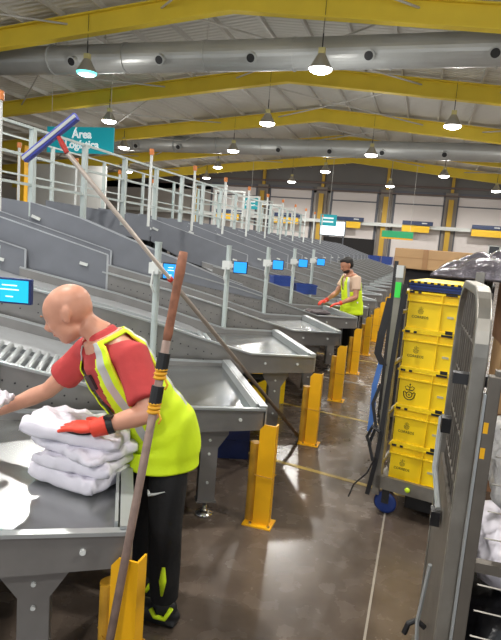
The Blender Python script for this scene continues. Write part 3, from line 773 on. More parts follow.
def clothes(e, J, ring):
    tee = [(-.2, .125, .165), (.0, .12, .165), (.3, .118, .16), (.6, .132, .178), (.8, .128, .19), (.93, .09, .14), (1.0, .068, .085)]
    m = MB(); lo = loft(trunk_rings(J, tee + [(1.1, .058, .06)], 0, 24, -.1, 1.05), 36); lo.f += [tuple(range(35, -1, -1)), tuple(range(24 * 36, 25 * 36))]; m.add(lo.v, lo.f)
    for s, k in (('L', .78), ('R', .62)):
        sh, el = V3(J['sh' + s]), V3(J['el' + s]); q = sh.lerp(el, k)
        m.tube([V3(J['neck0']).lerp(sh, .45) - V3((0, 0, .03)), sh, sh.lerp(el, k * .6), q], [.07, .08, .074, .078], 18, cap=True)
    m.build('t_shirt', RED, e, smooth=True, remesh=.009)
    m = MB(); fr = ring(V3(J['chest']), V3(J['neck0']), .3, 1, 1)
    R = fr[1]; cpos = fr[0] + R @ V3((.137, -.02, -.02)); m.box(cpos, (.012, .07, .07), M=R); m.build('chest_print', mat('shirt_print', srgb(60, 40, 44), .8), e)
    # vest
    vk = [(-.35, .168, .178, .01), (-.1, .166, .174, .0), (.1, .155, .172, .0), (.3, .145, .174), (.6, .147, .188), (.8, .142, .195), (.92, .11, .168), (1.0, .09, .115)]
    def keep(f, a):
        d = abs((a + 180) % 360 - 180)         # 0 = front
        s_ = abs(d - 90)                        # 0 = side
        if f > .58 and s_ < 31 * min(1, (f - .58) / .08 + .35) and f < .97: return False
        if f > .36 and d < 4 + (f - .36) * 50: return False
        return f < .985
    def mf(f, a):
        d = abs((a + 180) % 360 - 180)
        if .14 < f < .2 or .34 < f < .40 and False: return 0
        if f > .30 and (33 < d < 48 or 132 < d < 147): return 1
        if f > .54 and abs(d - 90) < 47 : return 0
        return 0
    vr = trunk_rings(J, vk, 0.0, 40, -.27, 1.0)
    vr2 = trunk_rings(J, vk, 0.0, 90, -.27, 1.0)
    lo = loft(vr2, 144, keep, mf); o = lo.build('safety_vest', [LIME, SILVER], e, smooth=True, solid=.006)
    # piping along armhole of the side facing the viewer
    m = MB(); pts = []
    n = 72
    ext = []
    for f_ in [i / 40 for i in range(41)]:
        pass
    def vp(f, ang, o_=.004):
        i = min(len(vr) - 1, max(0, int(round(f * 40)))); c, R, rx, ry = vr[i]; t = radians(ang)
        sx = math.copysign(abs(cos(t)) ** .85, cos(t)); sy = math.copysign(abs(sin(t)) ** .85, sin(t)); return V3(c) + R @ V3(((rx + o_) * sx, (ry + o_) * sy, 0))
    for sg in (1, -1):
        pts = [vp(.95, 90 + sg * 31)] + [vp(f, 90 + sg * 32) for f in (.9, .85, .8, .75, .7, .66)] + [vp(.62, 90 + sg * 24), vp(.6, 90 + sg * 15), vp(.59, 90)]
        m.tube(pts, .006, 6)
    m.build('vest_piping', mat('yellow_piping', srgb(225, 225, 40), .6), e, smooth=True)
    # trousers
    m = MB()
    m.ell(V3(J['pelvis']) + V3((0, 0, -.06)), (.12, .13, .11), n=20, m=12)
    for s in 'LR':
        h, k, a = V3(J['hip' + s]), V3(J['kn' + s]), V3(J['an' + s])
        m.tube([h + V3((0, 0, .02)), h, h.lerp(k, .5), k, k.lerp(a, .5), a.lerp(k, .05)], [.08, .088, .088, .078, .075, .066], 18)
    m.build('trousers', PANTS, e, smooth=True, remesh=.009)
    # shoes with lime accents, lime piping on the calf
    for s in 'LR':
        a = V3(J['an' + s]); m = MB()
        m.ell(a + V3((-.05, 0, -.055)), (.14, .048, .045), n=18, m=10); m.ell(a + V3((.01, 0, -.03)), (.06, .045, .06), n=16, m=10); m.box(a + V3((-.05, 0, -.088)), (.25, .085, .022))
        sh = m.build('shoe', BLACK, e, smooth=True, remesh=.008)
        m = MB(); m.tube([a + V3((.055, -.036, .0)), a + V3((.03, -.05, -.05)), a + V3((-.02, -.052, -.05)), a + V3((-.045, -.046, -.02))], .011, 8)
        m.build('lime_trim', LIME, sh, smooth=True)
    k, a = V3(J['knL']), V3(J['anL'])
    m = MB(); pts = [k.lerp(a, t) + V3((.03 - .02 * (t - .3), -.066 + .0 * t, 0)) for t in (.42, .6, .8)]
    m.tube(pts, [.008, .018, .006], 8); m.build('lime_leg_stripe', LIME, e, smooth=True)
    m = MB(); h = V3(J['hipL']).lerp(V3(J['knL']), .55)
    # printed swoosh-like tick
    pts = [h + V3((-.055, -.087, .015)), h + V3((-.045, -.092, -.005)), h + V3((-.02, -.097, .004)), h + V3((.03, -.094, .025))]
    m.tube(pts, [.003, .009, .006, .0015], 6); m.build('white_tick_mark', WHITEP, e)
    # glove, watch
    m = MB(); w = V3(J['wrL']); el = V3(J['elL']); ax = (w - el).normalized()
    m.tube([w - ax * .035, w, w + ax * .03], [.042, .037, .036], 14)
    hand(m, w + ax * .01, V3((-1, .12, -.12)), (0, .1, -1), 1.26, .18, -1)
    m.build('glove', GLOVE, e, smooth=True, remesh=.005)
    m = MB(); m.ell(w + V3((-.10, .01, -.035)), (.07, .038, .012), n=14, m=8); m.build('glove_palm', GLOVEB, e, smooth=True)
    m = MB(); m.tube([w - ax * .06, w - ax * .035], .0395, 16); m.box(w - ax * .05 + V3((0, -.02, .034)), (.03, .032, .012)); m.build('wristwatch', BLACK, e)
    # eye and mouth details
    R = J['headR']; c = V3(J['head']); s = J['hs']
    for sy in (1, -1):
        m = MB(); m.tube([c + R @ (V3((.088, sy * .047, .031)) * s), c + R @ (V3((.098, sy * .03, .037)) * s), c + R @ (V3((.100, sy * .014, .033)) * s)], [.003, .004, .003], 6); m.build('eyebrow', mat('brown_brow', srgb(150, 100, 70), .9), e)
        m = MB(); m.ell(c + R @ (V3((.074, sy * .031, .006)) * s), (.011, .011, .008), R, n=10, m=8); ey = m.build('eye', WHITEP, e, smooth=True)
        MB().ell(c + R @ (V3((.0832, sy * .032, .005)) * s), (.003, .004, .004), R, n=8, m=6).build('iris', HAIR, ey)
    MB().tube([c + R @ (V3((.088, .022, -.058)) * s), c + R @ (V3((.097, 0, -.057)) * s), c + R @ (V3((.088, -.022, -.058)) * s)], .0035, 6).build('lips', mat('lips', srgb(186, 106, 92), .6), e)
person('person', B, J, 'bald worker in red t-shirt and lime vest leaning over the white parcels', SKIN, clothes,
       {'R': (V3((-1, -.15, -.15)), (0, 0, -1), .35, 1)})

# ---- far worker, behind the table of the fifth chute
B = V3((-1.1, 9.05, 0)); K = {}
def at(x, y, z): return V3((x, y, z)) - B
K['fwd'] = (-.85, -.5, 0)
K['pelvis'] = at(-1.06, 9.06, .93); K['chest'] = at(-1.10, 9.03, 1.22); K['neck0'] = at(-1.13, 9.0, 1.40); K['neck1'] = at(-1.15, 8.98, 1.46)
K['head'] = at(-1.19, 8.95, 1.535); K['headR'] = frame_from((-.75, -.45, -.42), (-.2, 0, .95))
K['shR'] = at(-1.22, 9.17, 1.34); K['shL'] = at(-1.0, 8.87, 1.34)
K['elR'] = at(-1.33, 9.10, 1.08); K['elL'] = at(-.98, 8.78, 1.06)
K['wrR'] = at(-1.45, 8.86, .96); K['wrL'] = at(-1.20, 8.68, .95)
K['hipL'] = at(-1.0, 8.98, .90); K['hipR'] = at(-1.1, 9.13, .90); K['knL'] = at(-1.0, 8.97, .5); K['knR'] = at(-1.1, 9.12, .5); K['anL'] = at(-.98, 9.0, .1); K['anR'] = at(-1.1, 9.15, .1)
def clothes2(e, J, ring):
    tee = [(-.2, .12, .16), (.0, .12, .16), (.3, .118, .155), (.6, .125, .17), (.8, .12, .18), (.93, .09, .14), (1.0, .06, .075)]
    m = MB(); lo = loft(trunk_rings(J, tee, 0, 20, -.1, 1.0), 30); lo.f += [tuple(range(29, -1, -1)), tuple(range(20 * 30, 21 * 30))]; m.add(lo.v, lo.f)
    for s in 'LR':
        sh, el = V3(J['sh' + s]), V3(J['el' + s])
        m.tube([V3(J['neck0']).lerp(sh, .45) - V3((0, 0, .03)), sh, sh.lerp(el, .35), sh.lerp(el, .62)], [.065, .072, .068, .07], 14)
    m.build('t_shirt', BEIGE, e, smooth=True, remesh=.011)
    vk = [(-.35, .17, .215), (-.1, .165, .205), (.1, .15, .195), (.6, .145, .192), (.8, .14, .205), (.92, .11, .17), (1.0, .08, .1)]
    def keep(f, a):
        d = abs((a + 180) % 360 - 180)
        if .6 < f < .96 and abs(d - 90) < 36: return False
        if f > .62 and d < (f - .55) * 60: return False
        return f < .98
    lo = loft(trunk_rings(J, vk, 0, 30, -.34, 1.0), 48, keep, lambda f, a: 1 if (f > .45 and 40 < abs((a + 180) % 360 - 180) < 54) else 0)
    lo.build('safety_vest', [LIME, SILVER], e, smooth=True, solid=.006)
    m = MB(); m.ell(V3(J['pelvis']) + V3((0, 0, -.04)), (.13, .15, .12), n=16, m=10)
    for s in 'LR':
        h, k, a = V3(J['hip' + s]), V3(J['kn' + s]), V3(J['an' + s]); m.tube([h + V3((0, 0, .05)), h, k, a], [.1, .1, .075, .065], 14)
    m.build('trousers', PANTS, e, smooth=True, remesh=.012)
    for s in 'LR':
        a = V3(J['an' + s]); m = MB(); m.ell(a + V3((-.05, -.02, -.055)), (.13, .055, .045), n=14, m=8); m.box(a + V3((-.05, -.02, -.088)), (.23, .085, .022)); m.build('shoe', BLACK, e, smooth=True)
    R = J['headR']; c = V3(J['head'])
    m = MB(); m.ell(c + R @ V3((-.030, 0, .048)), (.098, .083, .088), R, n=20, m=12); m.ell(c + R @ V3((.03, 0, .098)), (.055, .066, .03), R, n=16, m=10); m.ell(c + R @ V3((-.05, 0, .0)), (.065, .074, .07), R, n=16, m=10)
    m.build('hair', HAIR, e, smooth=True, remesh=.008)
    m = MB(); m.ell(c + R @ V3((.035, 0, -.078)), (.057, .058, .042), R, n=16, m=10); m.ell(c + R @ V3((.092, 0, -.044)), (.012, .024, .006), R, n=12, m=6); m.build('beard', STUB, e, smooth=True)
    for sy in (1, -1): MB().ell(c + R @ V3((.083, sy * .031, .008)), (.007, .012, .006), R, n=8, m=6).build('eye', HAIR, e)
    for s in 'LR':
        m = MB(); w = V3(J['wr' + s]); ax = (w - V3(J['el' + s])).normalized(); m.tube([w - ax * .03, w + ax * .01], [.038, .034], 12)
        hand(m, w, ax + V3((-.4, 0, .1)), (0, 0, -1), 1.15, .5, 1 if s == 'R' else -1); m.build('glove', GLOVE, e, smooth=True, remesh=.006)
    m = MB(); m.box((0.13, -.14, .97), (.05, .05, .03)); m.build('reflective_tag', mat('bright_tag', (1, 1, 1), .3), e)
person('person', B, K, 'dark-haired bearded worker in a lime vest at the far table', SKIN2, clothes2, {})
tag(puffy('parcel', (-1.50, 8.48, .80), (.34, .26, .05), .4, 91), 'flat parcel under the far worker\'s gloves', 'parcel').data.materials[0] = mat('dark_parcel', srgb(70, 60, 62), .6)

# ------------------------------------------------------------ crates container (right)
RC = radians(-11)
e = empty('roll_container', (-.10, 3.80, 0), RC, 'grey roll container with straps loaded with yellow crates', 'roll container')
m = MB(); m.box((.20, .36, .215), (.52, .74, .035)); m.box((.2, -.02, .235), (.5, .03, .09)); m.build('deck', CAGE, e)
def frame_post(x, y0, y1, w, name, par, mt):
    m = MB(); m.beam((x, y0, .14), (x, y0, 1.72), w, .03); m.beam((x, y1, .14), (x, y1, 1.56), w, .03)
    m.tube([(x, y0, 1.54), (x, y1, 1.54)], .018, 10)
    for z in (.35, .7, 1.05, 1.4): m.beam((x, y0, z), (x, y1, z), .02, .02)
    for k in range(1, 5): m.tube([(x, y0 + (y1 - y0) * k / 5, .2), (x, y0 + (y1 - y0) * k / 5, 1.54)], .006, 6)
    return m.build(name, mt, par)
fl = frame_post(-.045, -.02, .70, .05, 'side_frame', e, CAGE)
MB().box((-.045, -.05, 1.56), (.036, .01, .1)).build('green_sticker', GREENL, e)
MB().box((-.045, -.05, 1.68), (.045, .014, .08)).build('white_cap', WHITEP, e)
frame_post(.44, -.02, .70, .05, 'side_frame', e, CAGE)
m = MB(); m.tube([(.40, -.06, .82), (.47, -.07, .55)], .008, 6); m.build('brace_rod', CAGE, e)
for (x, y, bl) in ((.02, .03, 1), (.42, .03, 0), (.02, .62, 0), (.42, .62, 0)):
    m = MB(); m.lathe([(0, -.022), (.06, -.022), (.076, -.016), (.08, 0), (.076, .016), (.06, .022), (0, .022)], (x, y, .08), n=24, M=Matrix.Rotation(pi / 2, 3, 'X'))
    wl = m.build('wheel', BLUE if bl else DARKM, e, smooth=True)
    m = MB(); m.box((x, y - .032, .14), (.05, .006, .12)); m.box((x, y + .032, .14), (.05, .006, .12)); m.cyl((x, y - .04, .095), (x, y + .04, .095), .014, n=10); m.build('fork', DARKM, wl)
    if bl: MB().lathe([(.079, -.02), (.0835, 0), (.079, .02)], (x, y, .083), n=24, M=Matrix.Rotation(pi / 2, 3, 'X')).build('tyre', mat('tan_tyre', srgb(120, 96, 76), .7), wl)
MB().box((.26, .3, .13), (.24, .5, .13)).build('under_deck_box', BLACK, e, bevel=.01)
# straps
def ribbon(pts, w, name, mt, par, wd=(1, 0, 0)):
    m = MB(); vs = []; wd = V3(wd).normalized() * w / 2
    for p in pts: p = V3(p); vs += [p - wd, p + wd]
    fs = [(2 * i, 2 * i + 1, 2 * i + 3, 2 * i + 2) for i in range(len(pts) - 1)]
    return m.add(vs, fs).build(name, mt, par, solid=.004)
ribbon([(-.09, -.03, 1.5), (-.12, -.05, 1.25), (-.13, -.05, 1.12), (-.085, -.05, 1.05)], .05, 'black_strap', STRAPK, e)
ribbon([(-.10, -.045, 1.08), (-.125, -.06, .9), (-.12, -.06, .7), (-.125, -.06, .58)], .035, 'blue_strap', STRAPB, e)
ribbon([(.0, -.055, 1.6), (-.02, -.06, 1.2), (-.035, -.06, .85), (-.04, -.07, .6), (-.055, -.07, .4), (-.09, -.07, .14)], .03, 'black_strap', STRAPK, e)
ribbon([(-.085, -.06, .92), (-.12, -.07, .78), (-.08, -.07, .62), (-.115, -.07, .5), (-.075, -.07, .38)], .022, 'black_strap', STRAPK, e)
m = MB(); m.tube([(-.06, -.08, .42), (-.1, -.09, .3), (-.18, -.1, .2), (-.21, -.1, .1)], .006, 6); m.tube([(-.05, -.08, .6), (-.1, -.09, .63), (-.13, -.09, .55), (-.1, -.09, .5)], .012, 6); m.build('cord_and_hook', BLACK, e)
m = MB(); m.ell((.17, -.05, .235), (.018, .012, .018)); m.build('yellow_light', mat('lime_knob', srgb(200, 230, 40), .4), e)

def emblem(m, cx_, cz, s, y):
    # post horn with a crown, in relief
    P = lambda x, z: (cx_ + x * s, y, cz + z * s)
    m.tube([P(.52 * cos(radians(a)) * 0.9, -.12 + .45 * sin(radians(a))) for a in range(180, 361, 18)], .05 * s, 6)
    m.tube([P(.26 * cos(radians(a)), -.1 + .26 * sin(radians(a))) for a in range(0, 361, 24)], .045 * s, 6)
    m.tube([P(-.47, -.12), P(-.53, .1), P(-.4, .16), P(-.3, .05), P(-.22, -.05)], .045 * s, 6)
    m.tube([P(.47, -.12), P(.53, .1), P(.4, .16), P(.3, .05), P(.22, -.05)], .045 * s, 6)
    m.tube([P(-.1, -.1), P(.0, -.02), P(.1, -.1), P(0, -.2), P(-.1, -.1)], .035 * s, 6)
    m.tube([P(-.3, .32), P(.3, .32)], .05 * s, 6)
    m.tube([P(-.3, .35), P(-.42, .58), P(-.2, .68), P(0, .5), P(.2, .68), P(.42, .58), P(.3, .35)], .035 * s, 6); m.tube([P(0, .35), P(0, .85)], .035 * s, 6); m.ell(P(0, .85), (.07 * s,) * 3, n=8, m=6)
CW, CH, CD = .335, .262, .60
def make_crate(big):
    c = empty('postal_crate')
    m = MB(); t = .006; w2 = CW / 2
    zb = .0; h = CH
    # walls slightly tapered: box body, floor, recessed front, rim and ribs
    m.box((0, t / 2 + .012, h * .5), (CW - .02, t, h - .02)); m.box((0, CD - t, h * .5), (CW - .02, t, h - .02))
    m.box((-w2 + .012, CD / 2, h * .5), (t, CD - .03, h - .02)); m.box((w2 - .012, CD / 2, h * .5), (t, CD - .03, h - .02)); m.box((0, CD / 2, .012), (CW - .03, CD - .03, t))
    body = m.build('crate_body', CRATE, c)
    m = MB()
    m.box((0, .004, h - .006), (CW, .02, .012)); m.box((0, CD, h - .006), (CW, .02, .012)); m.box((-w2, CD / 2, h - .006), (.02, CD, .012)); m.box((w2, CD / 2, h - .006), (.02, CD, .012))
    m.box((0, .004, h - .062), (CW, .022, .008)); m.box((0, .004, .01), (CW - .01, .018, .02))
    for x in (-w2 + .006, w2 - .006, .055): m.box((x, .004, h - .035), (.008, .02, .05))
    m.box((.055, .004, (h - .06) / 2), (.006, .014, h - .07))
    m.build('crate_rim', CRATE, c, bevel=.0015)
    for x, w in ((-.14, .03), (-.09, .02), (.10, .05), (.135, .02)): MB().box((x, -.008, h - .004), (w, .006, .014)).build('black_clip', BLACK, c)
    MB().box((.12, -.0065, .018), (.045, .006, .022)).build('black_clip', BLACK, c)
    MB().box((.115, .0095, .115), (.04, .004, .014)).build('grey_label', LABELG, c)
    if big:
        m = MB(); emblem(m, -.085, .10, .075, .012); m.build('horn_emblem', INKB, c)
    else:
        m = MB(); emblem(m, -.075, .135, .033, .012); m.build('horn_emblem', INK, c)
        text_mesh('CORREOS', .024, 'crate_lettering', INK, c, front((-.075, .0105, .095)), .001)
    return c
lab = ['at the bottom of the stack', 'second from the bottom of the stack', 'in the middle of the stack, with the large horn emblem', 'second from the top of the stack', 'on top of the stack under the blue tray']
RM = Matrix.Rotation(RC, 3, 'Z'); ORG = V3((-.10, 3.80, 0))
cr = make_crate(False); crb = make_crate(True)
for i in range(5):
    if i == 2: o = crb
    elif i == 0: o = cr
    else: o = copy_tree(cr)
    o.location = ORG + RM @ V3((.175, .02, .245 + i * (CH + .001))); o.rotation_euler = (0, 0, RC + radians((.0, .6, -.4, .5, -.3)[i]))
    tag(o, 'yellow postal crate ' + lab[i], 'crate', 'yellow crates in the container')
ztop = .245 + 5 * (CH + .001)
e = empty('tray', ORG + RM @ V3((.175, .02, ztop)), RC, 'dark blue tray with a yellow and black edge on top of the crate stack', 'tray')
m = MB(); m.box((0, .3, .03), (.325, .58, .05)); m.build('tray_body', BLUED, e, bevel=.003)
m = MB(); m.box((0, .008, .030), (.33, .008, .008)); m.box((0, .008, .048), (.335, .02, .006)); m.build('tray_ridges', BLUE, e)
m = MB(); m.box((0, .3, .061), (.34, .6, .012)); m.build('yellow_edge', CRATE, e)
for k in range(8): MB().box((-.147 + k * .042, -.001, .061), (.02, .006, .0125)).build('black_mark', BLACK, e)

# container behind carrying the long carton and the wrapped load
e = empty('roll_container', (-.25, 5.62, 0), radians(-8), 'dark roll container behind the yellow crates carrying a long carton', 'roll container')
m = MB(); m.box((.4, .4, .2), (.84, .84, .05)); m.build('deck', CAGED, e)
frame_post(-.02, 0, .8, .04, 'side_frame', e, DARKM); frame_post(.84, 0, .8, .04, 'side_frame', e, DARKM)
m = MB(); m.box((.42, .42, .94), (.78, .74, 1.43)); m.build('dark_liner', mat('dark_liner', srgb(40, 38, 40), .8), e, bevel=.02)
for x in (.05, .8):
    for y in (.05, .75): MB().lathe([(0, -.02), (.08, -.02), (.09, 0), (.08, .02), (0, .02)], (x, y, .09), n=20, M=Matrix.Rotation(pi / 2, 3, 'X')).build('wheel', DARKM, e)
e = empty('cardboard_box', (-.30, 5.62, 1.657), radians(-14), 'long flat brown carton lying on top of the container behind the crates', 'box')
m = MB(); m.box((.62, .25, .095), (1.24, .5, .19)); m.build('carton', CARD, e, bevel=.006)
m = MB(); m.box((.62, .25,   .1915), (1.24, .06, .003)); m.box((.62, -.0015, .105), (1.24, .003, .004)); m.box((.3, -.002, .095), (.05, .003, .19)); m.build('packing_tape', TAPE, e)
# film-wrapped heap
def heap(name, c, size, seed, mt, n=40, flat=.5, rz=0.0, pleat=.03, low=0.0):
    rnd = random.Random(seed); ph = [rnd.uniform(0, 6.28) for _ in range(12)]; vs = []; fs = []
    for j in range(n // 2 + 1):
        p = (pi) * j / (n // 2)
        for i in range(n):
            t = 2 * pi * i / n
            d = V3((sin(p) * cos(t), sin(p) * sin(t), cos(p)))
            q = V3([math.copysign(abs(c_) ** flat, c_) for c_ in d])
            w = 1 + pleat * (sin(5 * t + ph[0] + 4 * p) + .8 * sin(9 * t + ph[1] - 5 * p) + .7 * sin(13 * p + ph[2] + 3 * t) + .5 * sin(21 * t + ph[3] + 9 * p))
            vs.append(V3((q.x * size[0] / 2 * w, q.y * size[1] / 2 * w, q.z * size[2] / 2 * (w if q.z > -.5 else 1))))
    for j in range(n // 2):
        for i in range(n):
            a = j * n + i; b = j * n + (i + 1) % n; fs.append((a, b, b + n, a + n))
    o = MB().add(vs, fs).build(name, mt, None, smooth=True); o.location = c; o.rotation_euler = (0, 0, rz); return o
# pallet of cartons with the shiny film heap on top
def slab_heap():
    # heap rises to the right: outline from the photo in x/z, real depth in y
    m = MB(); nx, ny = 70, 36; rnd = random.Random(4); ph = [rnd.uniform(0, 6.28) for _ in range(8)]
    vs = []; fs = []
    def top(a): return .01 + .36 * min(1, a * 1.5) ** .9 - .03 * max(0, a - .6)
    for j in range(ny + 1):
        for i in range(nx + 1):
            a = i / nx; b = -1 + 2 * j / ny
            prof = max(0, 1 - abs(b) ** 3) ** .5 * max(0, 1 - abs(2 * a - 1) ** 10) ** .5
            z = top(a) * prof + (.03 * abs(sin(12 * a + 7 * b + ph[0])) + .028 * abs(sin(19 * a - 5 * b + ph[4]))) * prof + .014 * sin(26 * a - 14 * b + ph[1]) * prof + .012 * sin(40 * a + 9 * b + ph[2]) * prof + .012 * sin(17 * b + 30 * a + ph[3]) * prof
            vs.append((a * 1.9, b * .46 - .04 * a, z))
    for j in range(ny):
        for i in range(nx): k = j * (nx + 1) + i; fs.append((k, k + 1, k + nx + 2, k + nx + 1))
    N = len(vs); vs += [(x, y, -.02) for x, y, z in vs]
    for j in range(ny):
        for i in range(nx): k = N + j * (nx + 1) + i; fs.append((k, k + nx + 1, k + nx + 2, k + 1))
    for i in range(nx):
        fs.append((i, i + N, i + 1 + N, i + 1)); k = ny * (nx + 1) + i; fs.append((k, k + 1, k + 1 + N, k + N))
    for j in range(ny):
        k = j * (nx + 1); fs.append((k, k + nx + 1, k + nx + 1 + N, k + N)); k += nx; fs.append((k, k + N, k + nx + 1 + N, k + nx + 1))
    return m.add(vs, fs).build('film_wrapped_load', FILM, None, smooth=True)
o = slab_heap(); o.location = (.09, 5.02, 1.66); o.rotation_euler = (0, 0, radians(-6))
tag(o, 'crumpled shiny grey plastic film heap on top of the load behind the crates', 'plastic film')
k = 0
for (x, y, z, w, d, h, mt, lb) in [(.95, 4.95, .12, .62, .7, .5, CARDD, 'brown carton at the floor level of the load behind the near cage'), (.95, 4.95, .62, .62, .7, .52, CARD, 'brown carton in the middle of the load behind the near cage'),
                                   (.95, 4.95, 1.14, .62, .7, .5, CARDD, 'brown carton just below the grey film heap')]:
    e = empty('cardboard_box', (x, y, z), radians(-4 + 3 * k), lb, 'box'); k += 1
    MB().box((0, 0, h / 2), (w, d, h)).build('carton', mt, e, bevel=.006); m = MB(); m.box((0, -d / 2 - .001, h / 2), (.05, .003, h)); m.box((0, 0, h + .001), (.05, d, .003)); m.build('packing_tape', TAPE, e)
e = empty('pallet', (.95, 4.95, 0), radians(-4), 'wooden pallet under the brown cartons', 'pallet')
m = MB()
for i in range(6): m.box((-.36 + i * .145, 0, .108), (.1, .84, .022))
m.build('deck_boards', CARDD, e)
for sy in (-.36, 0, .36): MB().box((0, sy, .048), (.82, .09, .096)).build('block_row', CARDD, e)

# ------------------------------------------------------------ near cage trolley
NC = radians(1); O = V3((.148, 1.60, 0)); 
e = empty('cage_trolley', O, NC, 'worn steel cage trolley with wire mesh at the right front, full of bags', 'cage trolley')
def flatloop(x, y0, y1, z0, z1, wx, ty):
    # bent flat-profile hoop in the plane x = const
    pts = []; r = .17
    pts.append((y1, z0))
    for k in range(9): a = radians(90 * k / 8); pts.append((y1 - r + r * cos(a), z1 - r + r * sin(a)))
    for k in range(9): a = radians(90 + 90 * k / 8); pts.append((y0 + r + r * cos(a), z1 - r + r * sin(a)))
    pts.append((y0, z0)); m = MB(); vs = []; n = len(pts)
    for i, (y, z) in enumerate(pts):
        a = V3((0, *pts[max(i - 1, 0)])); b = V3((0, *pts[min(i + 1, n - 1)])); d = (b - a).normalized(); nn = V3((1, 0, 0)).cross(d) * ty / 2
        c = V3((x, y, z)); vs += [c - nn - V3((wx / 2, 0, 0)), c - nn + V3((wx / 2, 0, 0)), c + nn + V3((wx / 2, 0, 0)), c + nn - V3((wx / 2, 0, 0))]
    fs = []
    for i in range(n - 1):
        for k in range(4): a = 4 * i + k; b = 4 * i + (k + 1) % 4; fs.append((a, b, b + 4, a + 4))
    fs += [(3, 2, 1, 0), (4 * n - 4, 4 * n - 3, 4 * n - 2, 4 * n - 1)]
    return m.add(vs, fs)
flatloop(.02, 0.0, .66, .18, 1.71, .04, .028).build('hoop_frame', CAGE, e, bevel=.004)
m = MB(); m.box((.01, .33, .62), (.01, .60, .85)); m.build('side_sheet', CAGED, e)
m = MB()
for k in range(1, 9): m.tube([(.02, .05 + .07 * k, 1.02), (.02, .05 + .07 * k, 1.70)], .004, 5)
for z in (1.1, 1.25, 1.4, 1.55): m.tube([(.02, .0, z), (.02, .66, z)], .004, 5)
m.build('side_wires', CAGED, e)
m = MB(); m.box((.060, -.035, .86), (.032, .03, 1.28)); m.build('gate_post', CAGED, e, bevel=.003)
m = MB(); m.box((.0405, -.04, .95), (.006, .02, 1.0)); m.build('pale_edge', RAIL, e)
for z_ in (.965, .22, 1.50): MB().box((.46, -.03, z_), (.80, .028, .028)).build('gate_bar', CAGED, e)
m = MB()
for k in range(9): m.tube([(.09, -.03, .285 + k * .078), (.88, -.03, .285 + k * .078)], .0028, 5)
for k in range(6): m.tube([(.09, -.026, 1.045 + k * .078), (.88, -.026, 1.045 + k * .078)], .0022, 5)
for k in range(1, 5): m.tube([(.075 + .17 * k, -.026, .22), (.075 + .17 * k, -.026, 1.49)], .0028, 5)
m.build('gate_mesh', CAGE, e)
m = MB(); m.box((.02, .03, 1.47), (.12, .035, .03)); m.build('latch_bar', DARKM, e)
for z_ in (1.36, 1.29): MB().box((.052, -.045, z_), (.012, .012, .03)).build('yellow_tag', YEL, e)
MB().box((-.015, .35, 1.24), (.03, .05, .05)).build('black_catch', BLACK, e); MB().box((-.015, .3, .93), (.03, .05, .05)).build('black_catch', BLACK, e)
m = MB(); m.tube([(-.02, .5, 1.22), (-.035, .3, 1.1), (-.02, .16, 1.02)], .009, 6); m.tube([(-.02, .18, .82), (-.035, .2, .6), (-.015, .18, .38), (-.03, .2, .25)], .007, 6); m.build('brake_rod', RAIL, e)
m = MB(); m.tube([(0, .3, .52), (-.03, .3, .54), (-.055, .3, .52), (-.065, .3, .48)], .010, 8); m.build('hook', BLACK, e)
m = MB(); m.box((.45, .33, .2), (.92, .7, .035)); m.box((.015, .33, .16), (.05, .7, .06)); m.build('deck', CAGED, e)
for (x, y) in ((-.005, .62), (.02, .06), (.85, .62), (.85, .06)):
    m = MB(); m.lathe([(0, -.018), (.065, -.018), (.075, 0), (.065, .018), (0, .018)], (x, y, .075), n=20, M=Matrix.Rotation(pi / 2, 3, 'Y')); w_ = m.build('wheel', BLACK, e, smooth=True)
    m = MB(); m.box((x - .03, y, .11), (.006, .05, .1)); m.box((x + .03, y, .11), (.006, .05, .1)); m.build('fork', CAGED, w_)
flatloop(.90, 0.0, .66, .18, 1.71, .065, .03).build('hoop_frame', CAGE, e)
RMn = Matrix.Rotation(NC, 3, 'Z')
def incage(x, y, z): return O + RMn @ V3((x, y, z))
e = empty('cardboard_box', incage(.47, .33, .22), NC, 'brown carton on the deck at the bottom of the near cage', 'box')
MB().box((0, 0, .06), (.78, .56, .12)).build('carton', CARDD, e, bevel=.005)
o = heap('sack', incage(.47, .33, .56), (.80, .56, .42), 3, BLKBAG, 44, .55, NC); tag(o, 'black plastic sack in the lower part of the near cage', 'sack')
o = heap('sack', incage(.49, .33, .87), (.76, .54, .21), 8, BAG, 44, .6, NC); tag(o, 'white plastic sack at bar height inside the near cage', 'sack')
o = heap('sack', incage(.44, .34, 1.15), (.62, .48, .34), 14, mat('translucent_bag', srgb(170, 168, 168), .3, noise=.2, nscale=9, bump=.8, bscale=14), 44, .6, NC); tag(o, 'grey translucent plastic sack above the white one in the near cage', 'sack')
e = empty('cardboard_box', incage(.50, .33, 1.33), NC, 'brown carton on top of the sacks in the near cage', 'box')
MB().box((0, 0, .1), (.66, .46, .2)).build('carton', CARDD, e, bevel=.005)

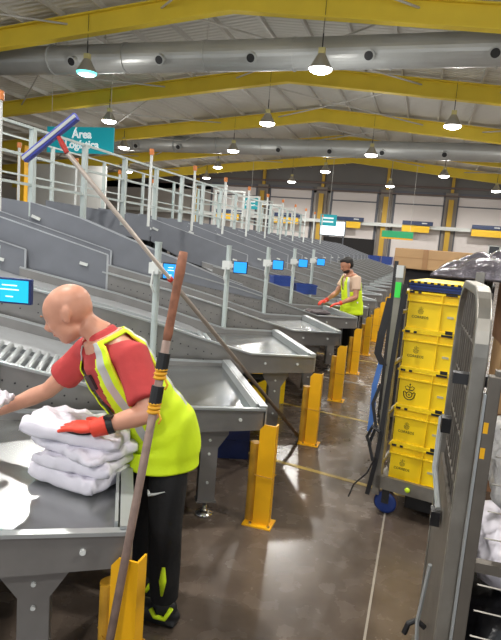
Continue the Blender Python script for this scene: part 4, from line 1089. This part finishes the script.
# ------------------------------------------------------------ things under and behind the chutes
def open_crate(name, loc, rz, size, mt, label, cat, grp=None):
    e = empty(name, loc, rz, label, cat, grp); w, d, h = size
    m = MB(); m.box((0, 0, .01), (w, d, .02)); m.box((0, -d / 2, h / 2), (w, .012, h)); m.box((0, d / 2, h / 2), (w, .012, h)); m.box((-w / 2, 0, h / 2), (.012, d, h)); m.box((w / 2, 0, h / 2), (.012, d, h))
    m.build('crate_body', mt, e)
    m = MB()
    for y in (-d / 2 - .006, d / 2 + .006): m.box((0, y, h - .015), (w + .03, .014, .03)); m.box((0, y, h * .5), (w, .01, .015))
    for x in (-w / 2 - .006, w / 2 + .006): m.box((x, 0, h - .015), (.014, d + .02, .03))
    m.build('crate_rim', mt, e); return e
c = open_crate('crate', (-1.62, 6.05, 0), radians(30), (.42, .3, .34), CRATE, 'yellow crate on the floor under the third table', 'crate')
c = open_crate('crate', (-1.45, 4.35, 0), radians(20), (.36, .3, .3), BLUED, 'dark blue bin on the floor behind the bollard near the worker', 'bin')
# blue bins in the gap left by the missing chute
gi = 0
for (u, v, s_) in [(.95, .72, 'right'), (1.38, .72, 'left')]:
    p = L2W(6, u, v, 0.0)
    open_crate('bin', (p.x, p.y, zrail(u + .15) - .01), radians(30), (.36, .3, .17), BLUE, 'blue plastic bin left of the far worker, the %s one of two' % s_, 'bin')
for i in range(10):
    e = open_crate('bin', (-3.6 + .75 * (i % 5) - .3, 36.5 + 1.2 * (i // 5), 1.0), 0, (.6, .5, .5), BLUE, 'blue bin on the far bench, %s in its row' % ordinal(i + 1), 'bin', 'blue bins far down the hall')
e = empty('bench', (-2.4, 37.1, 0), 0, 'grey bench carrying the blue bins far down the hall', 'bench')
MB().box((0, 0, .97), (4.4, 2.2, .06)).build('bench_top', GALV, e)
for sx in (-2.1, 2.1):
    for sy in (-1, 1): MB().box((sx, sy, .47), (.08, .08, .94)).build('leg', DARKM, e)
# plain black block filling the dark gap below the upper chutes
e = empty('gap_filler', (-4.4, 8.7, 0), radians(30), 'plain dark cabinet in the gap behind the tall chute wall', 'filler')
MB().box((0, 0, .62), (1.0, .5, 1.24)).build('filler_body', BLACK, e, bevel=.01); MB().box((0, -.255, .7), (.8, .01, .9)).build('filler_front', DARKM, e)

# ------------------------------------------------------------ world: ambient fill added for brightness, entering where no rear wall is built
w = bpy.data.worlds.new('world'); S.world = w; w.use_nodes = True
w.node_tree.nodes['Background'].inputs[0].default_value = (0.86, 0.93, 1.0, 1); w.node_tree.nodes['Background'].inputs[1].default_value = 0.9
